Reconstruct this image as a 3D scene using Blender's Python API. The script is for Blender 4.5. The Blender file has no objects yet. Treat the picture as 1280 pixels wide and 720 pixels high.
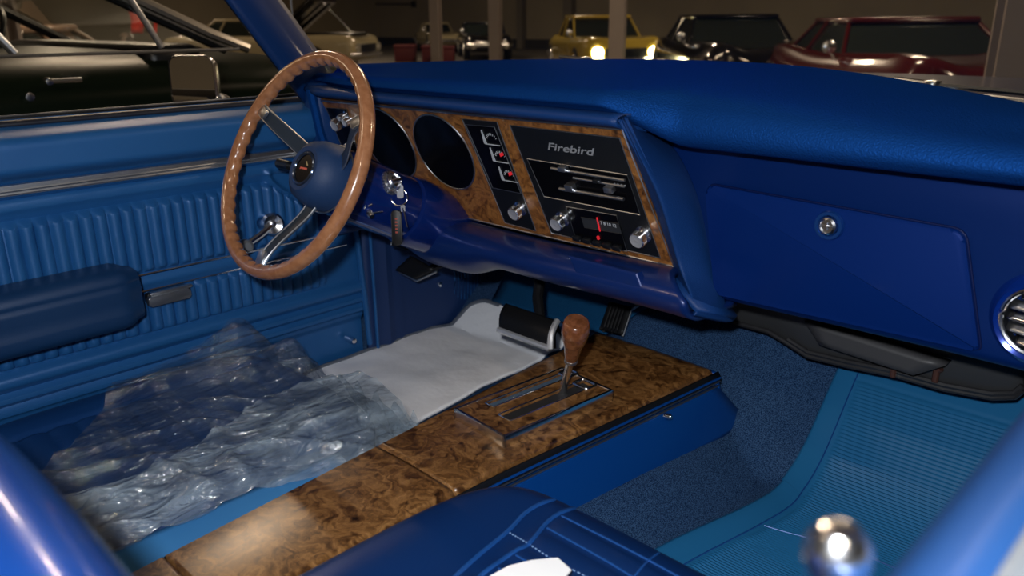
import bpy, bmesh, math, random
from math import sin, cos, pi, radians, sqrt, atan2
from mathutils import Vector, Matrix, noise
random.seed(4)
SC = bpy.context.scene
COL = SC.collection
V = Vector
# ------------------------------------------------------------------ camera
YAW, PITCH, ROLL, FPX = radians(44.85), radians(18.5), radians(-.56), 1004.0
CP = V((.826, -.682, 1.072))
CF = V((-sin(YAW)*cos(PITCH), cos(YAW)*cos(PITCH), -sin(PITCH)))
_r = V((cos(YAW), sin(YAW), 0)); _u = _r.cross(CF)
CR = _r*cos(ROLL)+_u*sin(ROLL); CU = -_r*sin(ROLL)+_u*cos(ROLL)

def ray(px, py): return CF+CR*((px-640)/FPX)-CU*((py-360)/FPX)
def at(px, py, ax, val):
    """world point on the real plane x|y|z = val that was measured at this place of the photograph"""
    d = ray(px, py); i = 'xyz'.index(ax)
    return CP+d*((val-CP[i])/d[i])
def on(px, py, P, n):
    d = ray(px, py); n = V(n)
    return CP+d*((V(P)-CP).dot(n)/d.dot(n))
def ground(px, depth):
    """spot on the garage floor in the direction of column px at this distance"""
    d = CF+CR*((px-640)/FPX); d.z = 0
    return V((CP.x+d.x*depth, CP.y+d.y*depth, 0))

# ------------------------------------------------------------------ materials
MATS = {}
def new_mat(name):
    m = bpy.data.materials.new(name); m.use_nodes = True
    nt = m.node_tree; b = nt.nodes['Principled BSDF']
    MATS[name] = m
    return m, nt, b
def sset(b, k, v):
    if k in b.inputs: b.inputs[k].default_value = v
def coords(nt, scale=(1, 1, 1)):
    tc = nt.nodes.new('ShaderNodeTexCoord'); mp = nt.nodes.new('ShaderNodeMapping')
    mp.inputs['Scale'].default_value = scale
    nt.links.new(tc.outputs['Object'], mp.inputs['Vector']); return mp.outputs['Vector']
def add_bump(nt, b, vec, scale, strength, dist=.001, detail=2, kind='noise'):
    if kind == 'noise':
        t = nt.nodes.new('ShaderNodeTexNoise'); t.inputs['Detail'].default_value = detail; o = t.outputs['Fac']
    else:
        t = nt.nodes.new('ShaderNodeTexVoronoi'); o = t.outputs['Distance']
    t.inputs['Scale'].default_value = scale
    nt.links.new(vec, t.inputs['Vector'])
    bp = nt.nodes.new('ShaderNodeBump'); bp.inputs['Strength'].default_value = strength; bp.inputs['Distance'].default_value = dist
    nt.links.new(o, bp.inputs['Height']); nt.links.new(bp.outputs['Normal'], b.inputs['Normal'])
    return t
def mat(name, col, rough=.5, metal=0, bump=None, var=None, coat=0, spec=.5, emit=None, kind='noise', sheen=0):
    m, nt, b = new_mat(name)
    sset(b, 'Base Color', (*col, 1)); sset(b, 'Roughness', rough); sset(b, 'Metallic', metal)
    sset(b, 'Coat Weight', coat); sset(b, 'Coat Roughness', .08); sset(b, 'Specular IOR Level', spec)
    sset(b, 'Sheen Weight', sheen)
    if emit: sset(b, 'Emission Color', (*emit[0], 1)); sset(b, 'Emission Strength', emit[1])
    if bump or var:
        vec = coords(nt)
        if bump: add_bump(nt, b, vec, bump[0], bump[1], bump[2] if len(bump) > 2 else .001, kind=kind)
        if var:  # (scale, second colour)
            t = nt.nodes.new('ShaderNodeTexNoise'); t.inputs['Scale'].default_value = var[0]; t.inputs['Detail'].default_value = 3
            nt.links.new(vec, t.inputs['Vector'])
            r = nt.nodes.new('ShaderNodeValToRGB'); r.color_ramp.elements[0].position = .38; r.color_ramp.elements[1].position = .62
            r.color_ramp.elements[0].color = (*col, 1); r.color_ramp.elements[1].color = (*var[1], 1)
            nt.links.new(t.outputs['Fac'], r.inputs['Fac']); nt.links.new(r.outputs['Color'], b.inputs['Base Color'])
    return m

def burl(name, scale, stops, rough=.22):
    m, nt, b = new_mat(name); vec = coords(nt)
    n1 = nt.nodes.new('ShaderNodeTexNoise'); n1.inputs['Scale'].default_value = scale*.55; n1.inputs['Detail'].default_value = 4
    nt.links.new(vec, n1.inputs['Vector'])
    vm = nt.nodes.new('ShaderNodeVectorMath'); vm.operation = 'MULTIPLY_ADD'
    nt.links.new(n1.outputs['Color'], vm.inputs[0]); vm.inputs[1].default_value = (.10, .10, .10); nt.links.new(vec, vm.inputs[2])
    n2 = nt.nodes.new('ShaderNodeTexNoise'); n2.inputs['Scale'].default_value = scale; n2.inputs['Detail'].default_value = 9
    n2.inputs['Roughness'].default_value = .68; n2.inputs['Distortion'].default_value = 1.7
    nt.links.new(vm.outputs[0], n2.inputs['Vector'])
    vo = nt.nodes.new('ShaderNodeTexVoronoi'); vo.inputs['Scale'].default_value = scale*1.3
    nt.links.new(vm.outputs[0], vo.inputs['Vector'])
    mr = nt.nodes.new('ShaderNodeMapRange'); mr.inputs['From Min'].default_value = .0; mr.inputs['From Max'].default_value = .35
    mr.inputs['To Min'].default_value = -.17; mr.inputs['To Max'].default_value = .04
    nt.links.new(vo.outputs['Distance'], mr.inputs['Value'])
    ad = nt.nodes.new('ShaderNodeMath'); ad.operation = 'ADD'
    nt.links.new(n2.outputs['Fac'], ad.inputs[0]); nt.links.new(mr.outputs[0], ad.inputs[1])
    r = nt.nodes.new('ShaderNodeValToRGB'); cr = r.color_ramp
    cr.elements[0].position = stops[0][0]; cr.elements[0].color = (*stops[0][1], 1)
    cr.elements[1].position = stops[-1][0]; cr.elements[1].color = (*stops[-1][1], 1)
    for p, c in stops[1:-1]:
        e = cr.elements.new(p); e.color = (*c, 1)
    nt.links.new(ad.outputs[0], r.inputs['Fac']); nt.links.new(r.outputs['Color'], b.inputs['Base Color'])
    sset(b, 'Roughness', rough); sset(b, 'Coat Weight', .4); sset(b, 'Coat Roughness', .26)
    return m

def film(name, tint, gloss_rough, milk, bscale, bstr, aniso=(1, 1, 1)):
    """clear wrinkled plastic or glass sheet"""
    m = bpy.data.materials.new(name); m.use_nodes = True; nt = m.node_tree; MATS[name] = m
    nt.nodes.remove(nt.nodes['Principled BSDF']); out = nt.nodes['Material Output']
    tr = nt.nodes.new('ShaderNodeBsdfTransparent'); tr.inputs['Color'].default_value = (*tint, 1)
    gl = nt.nodes.new('ShaderNodeBsdfGlossy'); gl.inputs['Roughness'].default_value = gloss_rough
    df = nt.nodes.new('ShaderNodeBsdfDiffuse'); df.inputs['Color'].default_value = (.62, .78, .92, 1)
    fr = nt.nodes.new('ShaderNodeLayerWeight'); fr.inputs['Blend'].default_value = .5
    m1 = nt.nodes.new('ShaderNodeMixShader'); m2 = nt.nodes.new('ShaderNodeMixShader')
    nt.links.new(tr.outputs[0], m1.inputs[1]); nt.links.new(df.outputs[0], m1.inputs[2])
    nt.links.new(m1.outputs[0], m2.inputs[1]); nt.links.new(gl.outputs[0], m2.inputs[2])
    vec = coords(nt, aniso)
    if milk:
        n = nt.nodes.new('ShaderNodeTexNoise'); n.inputs['Scale'].default_value = 9; n.inputs['Detail'].default_value = 5; n.inputs['Distortion'].default_value = 1.5
        nt.links.new(vec, n.inputs['Vector'])
        mr = nt.nodes.new('ShaderNodeMapRange'); mr.inputs['From Min'].default_value = .35; mr.inputs['From Max'].default_value = .75
        mr.inputs['To Min'].default_value = milk*.35; mr.inputs['To Max'].default_value = milk*2
        nt.links.new(n.outputs['Fac'], mr.inputs['Value']); nt.links.new(mr.outputs[0], m1.inputs['Fac'])
    else: m1.inputs['Fac'].default_value = 0
    if bscale:
        n = nt.nodes.new('ShaderNodeTexNoise'); n.inputs['Scale'].default_value = bscale; n.inputs['Detail'].default_value = 5
        n.inputs['Distortion'].default_value = 1.0
        nt.links.new(vec, n.inputs['Vector'])
        bp = nt.nodes.new('ShaderNodeBump'); bp.inputs['Strength'].default_value = bstr; bp.inputs['Distance'].default_value = .022
        nt.links.new(n.outputs['Fac'], bp.inputs['Height'])
        for q in (gl, df, fr): nt.links.new(bp.outputs['Normal'], q.inputs['Normal'])
    pw = nt.nodes.new('ShaderNodeMath'); pw.operation = 'POWER'; pw.inputs[1].default_value = 4.0
    nt.links.new(fr.outputs['Facing'], pw.inputs[0])
    mu = nt.nodes.new('ShaderNodeMath'); mu.operation = 'MULTIPLY_ADD'; mu.use_clamp = True; mu.inputs[1].default_value = .5 if bscale else .6; mu.inputs[2].default_value = .15 if bscale else .04
    nt.links.new(pw.outputs[0], mu.inputs[0]); nt.links.new(mu.outputs[0], m2.inputs['Fac'])
    nt.links.new(m2.outputs[0], out.inputs['Surface'])
    return m

VINYL = mat('door_vinyl', (.015, .105, .31), .40, .15, (700, .25), spec=.5)
PAD = mat('dash_pad_vinyl', (.005, .043, .19), .48, .32, (420, .9, .0016), spec=.0)
sset(PAD.node_tree.nodes['Principled BSDF'], 'Specular Tint', (.05, .2, .8, 1))
PODM = mat('pod_vinyl', (.005, .036, .15), .5, .0, (520, .5, .0012), spec=.3)
PAINT = mat('blue_paint', (.001, .018, .115), .34, .35, (9, .02), coat=.05, spec=.25)
COLPAINT = mat('column_paint', (.003, .022, .17), .25, .4, coat=.8)
BODYPAINT = mat('body_paint', (.002, .014, .10), .3, .3, coat=.6)
SEATV = mat('seat_vinyl', (.0035, .030, .135), .36, .35, (600, .2), coat=.15)
SEATBACKV = mat('seat_back_vinyl', (.005, .038, .19), .27, .3, (600, .15), coat=.5)
PIPE = mat('piping_vinyl', (.010, .07, .27), .4, .2)
CSIDE = mat('console_side', (.001, .050, .25), .36, .1, coat=.3)
CARPET = mat('blue_carpet', (.005, .022, .075), .95, 0, (650, 1.0, .003), (560, (.055, .125, .26)), spec=.05)
KICK = mat('kick_panel', (.004, .026, .11), .6, 0, (500, .2))
TOECARP = mat('toe_carpet', (.006, .07, .18), .9, 0, (500, .8, .003), spec=.1)
MATV = mat('blue_rubber', (.014, .125, .29), .33, 0, (900, .15), spec=.45)
WHITE = mat('white_cloth', (.93, .94, .97), .85, 0, (40, .35, .004))
FUZZ = mat('grey_felt', (.12, .14, .18), .95, 0, (600, 1, .003))
CHROME = mat('chrome', (.88, .89, .91), .20, 1)
KNOBF = mat('spun_metal', (.85, .86, .88), .42, .75)
DCHROME = mat('brushed_metal', (.55, .57, .60), .36, 1, (300, .1))
SPOKEM = mat('spoke_metal', (.11, .15, .21), .35, .85)
BLACK = mat('black_plastic', (.006, .007, .009), .35)
GAUGE = mat('gauge_glass', (.002, .002, .003), .22, spec=.25)
RUBBER = mat('black_rubber', (.008, .008, .009), .45, spec=.3)
DARK = mat('underdash_black', (.012, .012, .013), .7, 0, (60, .3))
HEATER = mat('heater_box_plastic', (.035, .036, .038), .42, 0, (30, .15))
BRIGHT = mat('white_print', (.45, .48, .52), .5)
GREYP = mat('grey_print', (.25, .26, .28), .4)
RED = mat('red_needle', (.75, .02, .03), .4, emit=((.8, .03, .04), .25))
HUBM = mat('hub_vinyl', (.007, .034, .11), .6, 0, (500, .3))
WOOD = burl('dash_burl', 34, [(.28, (.03, .012, .004)), (.43, (.10, .036, .008)), (.55, (.24, .092, .021)), (.74, (.42, .19, .05))], .3)
CWOOD = burl('console_burl', 31, [(.26, (.012, .005, .002)), (.42, (.065, .026, .008)), (.54, (.16, .072, .022)), (.74, (.36, .18, .062))], .28)
RIM = mat('rim_wood', (.30, .125, .055), .25, 0, None, (90, (.38, .17, .08)), coat=.9)
# stretch rim grain
KNOBW = mat('knob_wood', (.12, .040, .015), .22, 0, None, (90, (.21, .075, .03)), coat=.9)
FILM = film('clear_plastic', (.92, .95, .97), .10, .035, 40, 1.0, (1.6, .40, 1.2))
FILM2 = film('clear_plastic_heavy', (.84, .89, .93), .12, .22, 30, 1.0, (1.6, .5, 1.2))
GLASS = film('window_glass', (.93, .96, .95), .02, 0, 0, 0)
GREEN = mat('green_paint', (.005, .010, .005), .34, 0, spec=.12)
CREAM = mat('cream_paint', (.42, .36, .22), .2, 0, coat=.8)
YELLOW = mat('yellow_paint', (.50, .36, .05), .25, 0, coat=.8)
BLKP = mat('black_paint', (.006, .006, .007), .12, 0, coat=1)
REDP = mat('red_paint', (.055, .004, .003), .2, 0, coat=.5)
CARGLASS = mat('dark_car_glass', (.015, .02, .018), .06, 0, coat=.5)
TIRE = mat('tire_rubber', (.015, .015, .015), .8)
LAMP = mat('headlight_lit', (1, .9, .5), .3, emit=((1, .86, .45), 30))
LENS = mat('lamp_lens', (.55, .52, .45), .12, .6)
WALLM = mat('garage_wall', (.30, .265, .195), .9, 0, None, (.35, (.25, .22, .165)))
WALLB = mat('wall_base_band', (.03, .03, .032), .8)
STEEL = mat('painted_steel', (.30, .25, .22), .6)
FLOORM = mat('garage_floor', (.10, .095, .09), .45, 0, None, (1.5, (.14, .13, .12)))
CEIL = mat('ceiling_board', (.25, .23, .2), .9)
REDBOX = mat('red_box_plastic', (.09, .006, .005), .6)
BANR = mat('red_cloth', (.75, .04, .02), .7); BANW = mat('grey_cloth', (.22, .2, .18), .8)
TUBE = mat('lamp_tube', (1, 1, 1), .5, emit=((1, .78, .55), 14))
PAPER = mat('white_card', (.9, .9, .9), .6)

# ------------------------------------------------------------------ object helpers
def thing(name, label, cat, loc=(0, 0, 0), group=None):
    o = bpy.data.objects.new(name, None); COL.objects.link(o); o.location = loc
    o.empty_display_size = .05
    o['label'] = label; o['category'] = cat
    if group: o['group'] = group
    return o
def wloc(o):
    p = V(o.location)
    if o.parent: p = p+V((0, 0, 0)) if o.type != 'EMPTY' else p
    return p
def finish(name, bm, m, parent=None, smooth=True, label=None, mods=None, sharp=35, out=None):
    me = bpy.data.meshes.new(name)
    bmesh.ops.recalc_face_normals(bm, faces=bm.faces)
    if out is not None:                 # an open sheet: make it face this way
        o_ = V(out)
        if sum(f.normal.dot(o_)*f.calc_area() for f in bm.faces) < 0: bmesh.ops.reverse_faces(bm, faces=bm.faces)
    bm.to_mesh(me); bm.free()
    if smooth:
        for p in me.polygons: p.use_smooth = True
        try: me.set_sharp_from_angle(angle=radians(sharp))
        except Exception: pass
    me.materials.append(m)
    o = bpy.data.objects.new(name, me); COL.objects.link(o)
    if parent is not None:
        o.parent = parent
        if parent.type == 'EMPTY':      # meshes are built in world coordinates, undo the empty's place
            M = Matrix.LocRotScale(parent.location, parent.rotation_euler, None) if parent.get('_rot') else Matrix.Translation(parent.location)
            if not parent.get('_local'): o.matrix_parent_inverse = M.inverted()
    if label: o['label'] = label
    for md in (mods or []):
        k = o.modifiers.new(md[0], md[0])
        for a, v in md[1].items(): setattr(k, a, v)
    return o
def tag(o, label, cat, group=None):
    o['label'] = label; o['category'] = cat
    if group: o['group'] = group
    return o
def struct(o): o['kind'] = 'structure'; return o
def BM(): return bmesh.new()
SOL = lambda t, off=-1: ('SOLIDIFY', dict(thickness=t, offset=off))
BEV = lambda w, s=2: ('BEVEL', dict(width=w, segments=s, limit_method='ANGLE'))

def grid(bm, fn, nu, nv, cu=False, cv=False):
    vs = [[bm.verts.new(fn(i/(nu if cu else nu), j/nv)) for j in range(nv+(0 if cv else 1))] for i in range(nu+(0 if cu else 1))]
    U = len(vs); W = len(vs[0])
    for i in range(nu):
        for j in range(nv):
            a, b, c, d = vs[i][j], vs[(i+1) % U][j], vs[(i+1) % U][(j+1) % W], vs[i][(j+1) % W]
            try: bm.faces.new((a, b, c, d))
            except ValueError: pass
    return vs
def box(bm, a, b, bevel=0, seg=2, M=None):
    a = V(a); b = V(b); c = (a+b)/2; s = b-a
    r = bmesh.ops.create_cube(bm, size=1); vs = r['verts']
    bmesh.ops.scale(bm, vec=s, verts=vs); bmesh.ops.translate(bm, vec=c, verts=vs)
    if bevel:
        es = list({e for v in vs for e in v.link_edges})
        q = bmesh.ops.bevel(bm, geom=es, offset=bevel, segments=seg, affect='EDGES', profile=.5)
        vs = list({v for f in q['faces'] for v in f.verts} | {v for v in vs if v.is_valid})
    if M is not None: bmesh.ops.transform(bm, matrix=M, verts=vs)
    return vs
def frame(O, N, up=(0, 0, 1)):
    """matrix whose local Z is N, local Y close to up"""
    N = V(N).normalized(); u = V(up); X = u.cross(N)
    if X.length < 1e-6: X = V((1, 0, 0))
    X.normalize(); Y = N.cross(X)
    return Matrix(((X.x, Y.x, N.x, O[0]), (X.y, Y.y, N.y, O[1]), (X.z, Y.z, N.z, O[2]), (0, 0, 0, 1)))
def frameXY(O, X, Y):
    X = V(X).normalized(); Y = V(Y).normalized(); N = X.cross(Y)
    return Matrix(((X.x, Y.x, N.x, O[0]), (X.y, Y.y, N.y, O[1]), (X.z, Y.z, N.z, O[2]), (0, 0, 0, 1)))
def lathe(bm, prof, M, n=32, sx=1, sy=1):
    def fn(u, v): raise
    rings = []
    for r, z in prof:
        if r < 1e-6: rings.append([bm.verts.new(M @ V((0, 0, z)))])
        else: rings.append([bm.verts.new(M @ V((sx*r*cos(2*pi*k/n), sy*r*sin(2*pi*k/n), z))) for k in range(n)])
    for a, b in zip(rings, rings[1:]):
        for k in range(n):
            k2 = (k+1) % n
            if len(a) == 1 and len(b) == 1: continue
            if len(a) == 1: bm.faces.new((a[0], b[k], b[k2]))
            elif len(b) == 1: bm.faces.new((a[k], a[k2], b[0]))
            else: bm.faces.new((a[k], a[k2], b[k2], b[k]))
def tube(bm, pts, r, n=10, cap=True, up=(0, 0, 1), closed=False):
    pts = [V(p) for p in pts]; N = len(pts); rs = r if isinstance(r, (list, tuple)) else [r]*N
    rings = []
    for i, p in enumerate(pts):
        if closed: t = pts[(i+1) % N]-pts[i-1]
        else: t = pts[min(i+1, N-1)]-pts[max(i-1, 0)]
        t.normalize(); a = t.cross(V(up))
        if a.length < 1e-4: a = t.cross(V((1, 0, 0)))
        a.normalize(); b = t.cross(a)
        rings.append([bm.verts.new(p+(a*cos(2*pi*k/n)+b*sin(2*pi*k/n))*rs[i]) for k in range(n)])
    for i in range(N if closed else N-1):
        A, B = rings[i], rings[(i+1) % N]
        for k in range(n): bm.faces.new((A[k], A[(k+1) % n], B[(k+1) % n], B[k]))
    if cap and not closed:
        bm.faces.new(rings[0][::-1]); bm.faces.new(rings[-1])
def prism(bm, pts, M, z0, z1, bevel=0, seg=2):
    lo = [bm.verts.new(M @ V((x, y, z0))) for x, y in pts]; hi = [bm.verts.new(M @ V((x, y, z1))) for x, y in pts]
    n = len(pts); f0 = bm.faces.new(lo[::-1]); f1 = bm.faces.new(hi)
    for i in range(n): bm.faces.new((lo[i], lo[(i+1) % n], hi[(i+1) % n], hi[i]))
    if bevel: bmesh.ops.bevel(bm, geom=list(f1.edges), offset=bevel, segments=seg, affect='EDGES', profile=.5)
def rrect(x0, y0, x1, y1, r, n=5, skew=0):
    out = []
    for cx, cy, a0 in ((x1-r, y1-r, 0), (x0+r, y1-r, 90), (x0+r, y0+r, 180), (x1-r, y0+r, 270)):
        for k in range(n+1):
            a = radians(a0+90*k/n); y = cy+r*sin(a); out.append((cx+r*cos(a)+skew*(y-y0), y))
    return out
def ringpts(pts, M, z):  return [M @ V((x, y, z)) for x, y in pts]
def cr(P, t):
    """catmull-rom through points P, t in 0..1"""
    n = len(P)-1; s = min(max(t, 0), 1)*n; i = min(int(s), n-1); f = s-i
    p1, p2 = V(P[i]), V(P[i+1]); p0 = V(P[i-1]) if i > 0 else p1*2-p2; p3 = V(P[i+2]) if i+2 <= n else p2*2-p1
    return .5*((2*p1)+(p2-p0)*f+(2*p0-5*p1+4*p2-p3)*f*f+(3*p1-p0-3*p2+p3)*f**3)
def ss(a, b, x):
    t = min(max((x-a)/(b-a), 0), 1); return t*t*(3-2*t)
def groove(x, c, w): return math.exp(-((x-c)/w)**2)
def nz(x, y, z=0, s=1): return noise.noise(V((x*s, y*s, z*s)))
def text_mesh(name, body, size, M, m, parent, depth=.0006, shear=0, label=None, sx=1, bold=0):
    cu = bpy.data.curves.new(name, 'FONT'); cu.body = body; cu.size = size; cu.extrude = depth; cu.shear = shear
    cu.align_x = 'CENTER'; cu.align_y = 'CENTER'; cu.offset = bold
    t = bpy.data.objects.new(name, cu); COL.objects.link(t)
    dg = bpy.context.evaluated_depsgraph_get()
    me = bpy.data.meshes.new_from_object(t.evaluated_get(dg))
    bpy.data.objects.remove(t); bpy.data.curves.remove(cu)
    me.transform(M @ Matrix.Diagonal((sx, 1, 1, 1))); me.materials.clear(); me.materials.append(m)
    bm = BM(); bm.from_mesh(me); bpy.data.meshes.remove(me)
    return finish(name, bm, m, parent, smooth=False, label=label)

# =================================================================== GARAGE (setting)
bm = BM(); box(bm, (-31, -9, -.1), (16, 23, 0)); struct(finish('floor', bm, FLOORM, smooth=False))
bm = BM(); box(bm, (-31, 22.5, 0), (16, 22.8, 5.2)); struct(finish('wall_back', bm, WALLM, smooth=False))
bm = BM(); box(bm, (-31, -9, 0), (-30.7, 22.5, 5.2)); struct(finish('wall_left', bm, WALLM, smooth=False))
bm = BM(); box(bm, (-31, -9.2, 0), (16, -9, 5.2)); struct(finish('wall_front', bm, WALLM, smooth=False))
bm = BM(); box(bm, (15.8, -9, 0), (16, 22.5, 5.2)); struct(finish('wall_right', bm, WALLM, smooth=False))
bm = BM(); box(bm, (-31, -9, 5.2), (16, 22.8, 5.3)); struct(finish('ceiling', bm, CEIL, smooth=False))
bm = BM(); box(bm, (-30.7, 22.44, 0), (16, 22.5, .35)); struct(finish('baseboard_back', bm, WALLB, smooth=False))
bm = BM(); box(bm, (-30.7, -9, 0), (-30.64, 22.44, .35)); struct(finish('baseboard_left', bm, WALLB, smooth=False))
for k, (px, w) in enumerate(((650, .28), (710, .4))):
    d = ray(px, 24); t = (22.3-CP.y)/d.y; x = CP.x+d.x*t
    bm = BM(); box(bm, (x-w/2, 22.25, 0), (x+w/2, 22.44, 5.2)); struct(finish('trim_%d' % (k+1), bm, mat('pilaster', (.16, .145, .12), .8), smooth=False))
# conduit line on the far wall
bm = BM(); a = at(380, 5, 'y', 22.42); b = at(517, 5, 'y', 22.42); tube(bm, [(a.x, 22.42, a.z), (b.x, 22.42, b.z)], .03, 6)
box(bm, (b.x-.1, 22.36, b.z-.12), (b.x+.12, 22.44, b.z+.12)); struct(finish('trim_3', bm, WALLB))

def column(px, depth, w, label):
    g = ground(px, depth); bm = BM()
    c, s = cos(radians(12)), sin(radians(12))
    M = Matrix.Translation(g) @ Matrix.Rotation(radians(28), 4, 'Z')
    t = .03
    box(bm, (-w/2, -w/2, 0), (w/2, -w/2+t, 5.2), M=M); box(bm, (-w/2, w/2-t, 0), (w/2, w/2, 5.2), M=M)
    box(bm, (-t/2, -w/2+t, 0), (t/2, w/2-t, 5.2), M=M)
    o = finish('column', bm, STEEL, smooth=False); struct(o); o['label'] = label; return o
column(1217, 4.4, .21, 'wide grey steel column in front of the dark red car')
column(762, 12.5, .21, 'grey steel column crossing the yellow car')
column(624, 17, .21, 'grey steel column beside the dark parked car')
column(557, 20, .21, 'thin grey steel column behind the red boxes')
column(70, 5.6, .13, 'brown steel column seen through the green car')

# ceiling lamps
for i, (x, y) in enumerate(((-2.5, -3.5), (4, -3.5), (-9, -3.5), (-3, 5), (4, 5), (-6.1, 2.3), (-8.4, 2.4), (-4, 13), (4, 13), (-11, 13), (-18, 13), (-18, 5), (-24, 9))):
    t = thing('ceiling_lamp', 'long warm fluorescent lamp hung under the garage ceiling', 'lamp', (x, y, 4.6), 'garage ceiling lamps')
    bm = BM(); box(bm, (x-.75, y-.09, 4.6), (x+.75, y+.09, 4.68), .01); box(bm, (x-.6, y-.01, 4.68), (x-.58, y+.01, 5.2)); box(bm, (x+.58, y-.01, 4.68), (x+.6, y+.01, 5.2))
    finish('housing', bm, STEEL, t)
    bm = BM(); tube(bm, [(x-.7, y, 4.585), (x+.7, y, 4.585)], .02, 10); finish('tube', bm, TUBE, t)
    L = bpy.data.lights.new('lamp_light', 'AREA'); L.shape = 'RECTANGLE'; L.size = 1.4; L.size_y = .12
    L.energy = 120 if y > 3 else (62 if y > 0 else 45); L.color = (1, .74, .50)
    L.energy *= 1.0; lo = bpy.data.objects.new('lamp_light', L); COL.objects.link(lo); lo.location = (x, y, 4.55)

# =================================================================== PARKED CARS
def parked_car(name, label, pos, heading, paint, L=4.2, W=1.7, belt=.76, roof=1.12, hood_front=.62, cab=(-.95, .75), roofspan=(-.55, .2),
               lit=False, hood_open=False, cabw=.62, scale=1, low=.2, fend=.05):
    t = thing(name, label, 'car', pos); t['_local'] = 1
    t.rotation_euler = (0, 0, heading); t.scale = (scale,)*3
    hl, hw = L/2, W/2
    # body: sections along y (front = +y)
    ST = [(-hl, .62, .42, belt-.16), (-hl+.12, .86, .28, belt-.07), (-hl*.62, .98, low, belt-.01), (-.2*hl, 1, low, belt), (.25*hl, 1, low, belt),
          (.55*hl, .99, low, belt-.01+0*hood_front), (hl-.25, .95, .25, hood_front+.07), (hl-.06, .86, .3, hood_front+.01), (hl, .70, .38, hood_front-.1)]
    def body(u, v):
        p = cr([(a, b, c) for a, b, c, d in ST], u); q = cr([(a, d, 0) for a, b, c, d in ST], u)
        y, w, lo, hi = p.x, p.y*hw, p.z, q.y
        a = 2*pi*v; ex = .42
        cx = abs(cos(a))**ex*(1 if cos(a) > 0 else -1); sz = abs(sin(a))**ex*(1 if sin(a) > 0 else -1)
        z = (lo+hi)/2+sz*(hi-lo)/2
        if sz > 0: z += fend*ss(.35, .85, abs(cx))*(1-ss(.85, 1.0, abs(cx)))*(.4+.6*ss(0, .8, abs(y)/hl))
        return V((cx*w, y, z))
    bm = BM(); vs = grid(bm, body, 36, 48, cv=True)
    for end in (0, -1):
        try: bm.faces.new(vs[end])
        except ValueError: pass
    finish('body', bm, paint, t)
    y0, y1 = cab; r0, r1 = roofspan; cw = cabw
    base = [(-hw*.86, y0), (hw*.86, y0), (hw*.86, y1), (-hw*.86, y1)]; top = [(-cw, r0), (cw, r0), (cw, r1), (-cw, r1)]
    bm = BM(); lo = [bm.verts.new((x, y, belt-.06)) for x, y in base]; hi = [bm.verts.new((x, y, roof-.03)) for x, y in top]
    for i in range(4): bm.faces.new((lo[i], lo[(i+1) % 4], hi[(i+1) % 4], hi[i]))
    bm.faces.new(hi); finish('windows', bm, CARGLASS, t, smooth=False, mods=[BEV(.05, 3)])
    bm = BM(); box(bm, (-cw-.02, r0-.05, roof-.05), (cw+.02, r1+.05, roof+.01), .029, 4); finish('roof', bm, paint, t)
    for i in range(4):
        bm = BM(); tube(bm, [V((*base[i], belt-.06)), V((*top[i], roof-.03))], .018, 8); finish('window_pillar', bm, paint, t)
    for s in (-1, 1):
        bm = BM(); tube(bm, [(s*hw*.87, (y0+y1)/2-.25, belt-.06), (s*(cw+.01), (r0+r1)/2-.1, roof-.03)], .02, 8); finish('window_pillar', bm, paint, t)
    for sx in (-1, 1):
        for yy in (-hl*.58, hl*.6):
            bm = BM(); M = frame((sx*(hw-.09), yy, .31), (sx, 0, 0)); lathe(bm, [(0, -.08), (.3, -.08), (.32, -.04), (.32, .04), (.29, .085), (.2, .08), (0, .08)], M, 28)
            w = finish('wheel', bm, TIRE, t)
            bm = BM(); lathe(bm, [(.19, .08), (.17, .1), (.06, .092), (.05, .11), (0, .115)], M, 24); finish('hubcap', bm, CHROME, w)
            w.children[0].matrix_parent_inverse = Matrix.Identity(4)
        bm = BM(); M = frame((sx*hw*.66, hl-.015, hood_front-.15), (0, 1, 0)); lathe(bm, [(0, .07), (.05, .065), (.085, .04), (.095, 0), (0, 0)], M, 20)
        finish('headlight', bm, LAMP if lit else LENS, t)
        bm = BM(); box(bm, (sx*hw*.62-.1, -hl-.02, belt-.24), (sx*hw*.62+.1, -hl+.09, belt-.17), .01); finish('tail_light', bm, REDP, t)
    for yy, s in ((hl+.03, 1), (-hl-.03, -1)):
        bm = BM(); tube(bm, [(-hw*.9, yy-s*.14, .42), (-hw*.7, yy, .42), (hw*.7, yy, .42), (hw*.9, yy-s*.14, .42)], .045, 10); finish('bumper', bm, CHROME, t)
    bm = BM(); box(bm, (-hw*.5, hl-.07, .44), (hw*.5, hl+.012, hood_front-.08), .01); finish('grille', bm, BLACK, t)
    bm = BM(); M = frame((hw*.98, y1-.05, belt+.08), (0, -1, 0)); lathe(bm, [(0, .01), (.06, .005), (.055, -.03), (0, -.05)], M, 16); tube(bm, [(hw*.9, y1-.03, belt-.04), (hw*.98, y1-.03, belt+.05)], .012); finish('side_mirror', bm, CHROME, t)
    if hood_open:
        bm = BM(); M = Matrix.Translation((0, y1+.08, belt)) @ Matrix.Rotation(radians(36), 4, 'X')
        box(bm, (-hw*.78, 0, 0), (hw*.78, 1.12, .07), .015, M=M)
        for xx in (-.4, 0, .4): box(bm, (xx-.03, .08, -.03), (xx+.03, 1.05, 0), M=M)
        finish('open_hood', bm, BLKP, t, label='raised dark hood')
        bm = BM(); tube(bm, [(-hw*.6, hl-.4, hood_front), (-hw*.6, y1+.85, belt+.52)], .012); finish('hood_prop', bm, CHROME, t)
        bm = BM(); box(bm, (-hw*.6, y1+.15, belt-.02), (hw*.6, hl-.2, belt+.04), .03); finish('engine_bay', bm, BLACK, t)
    return t
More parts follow.
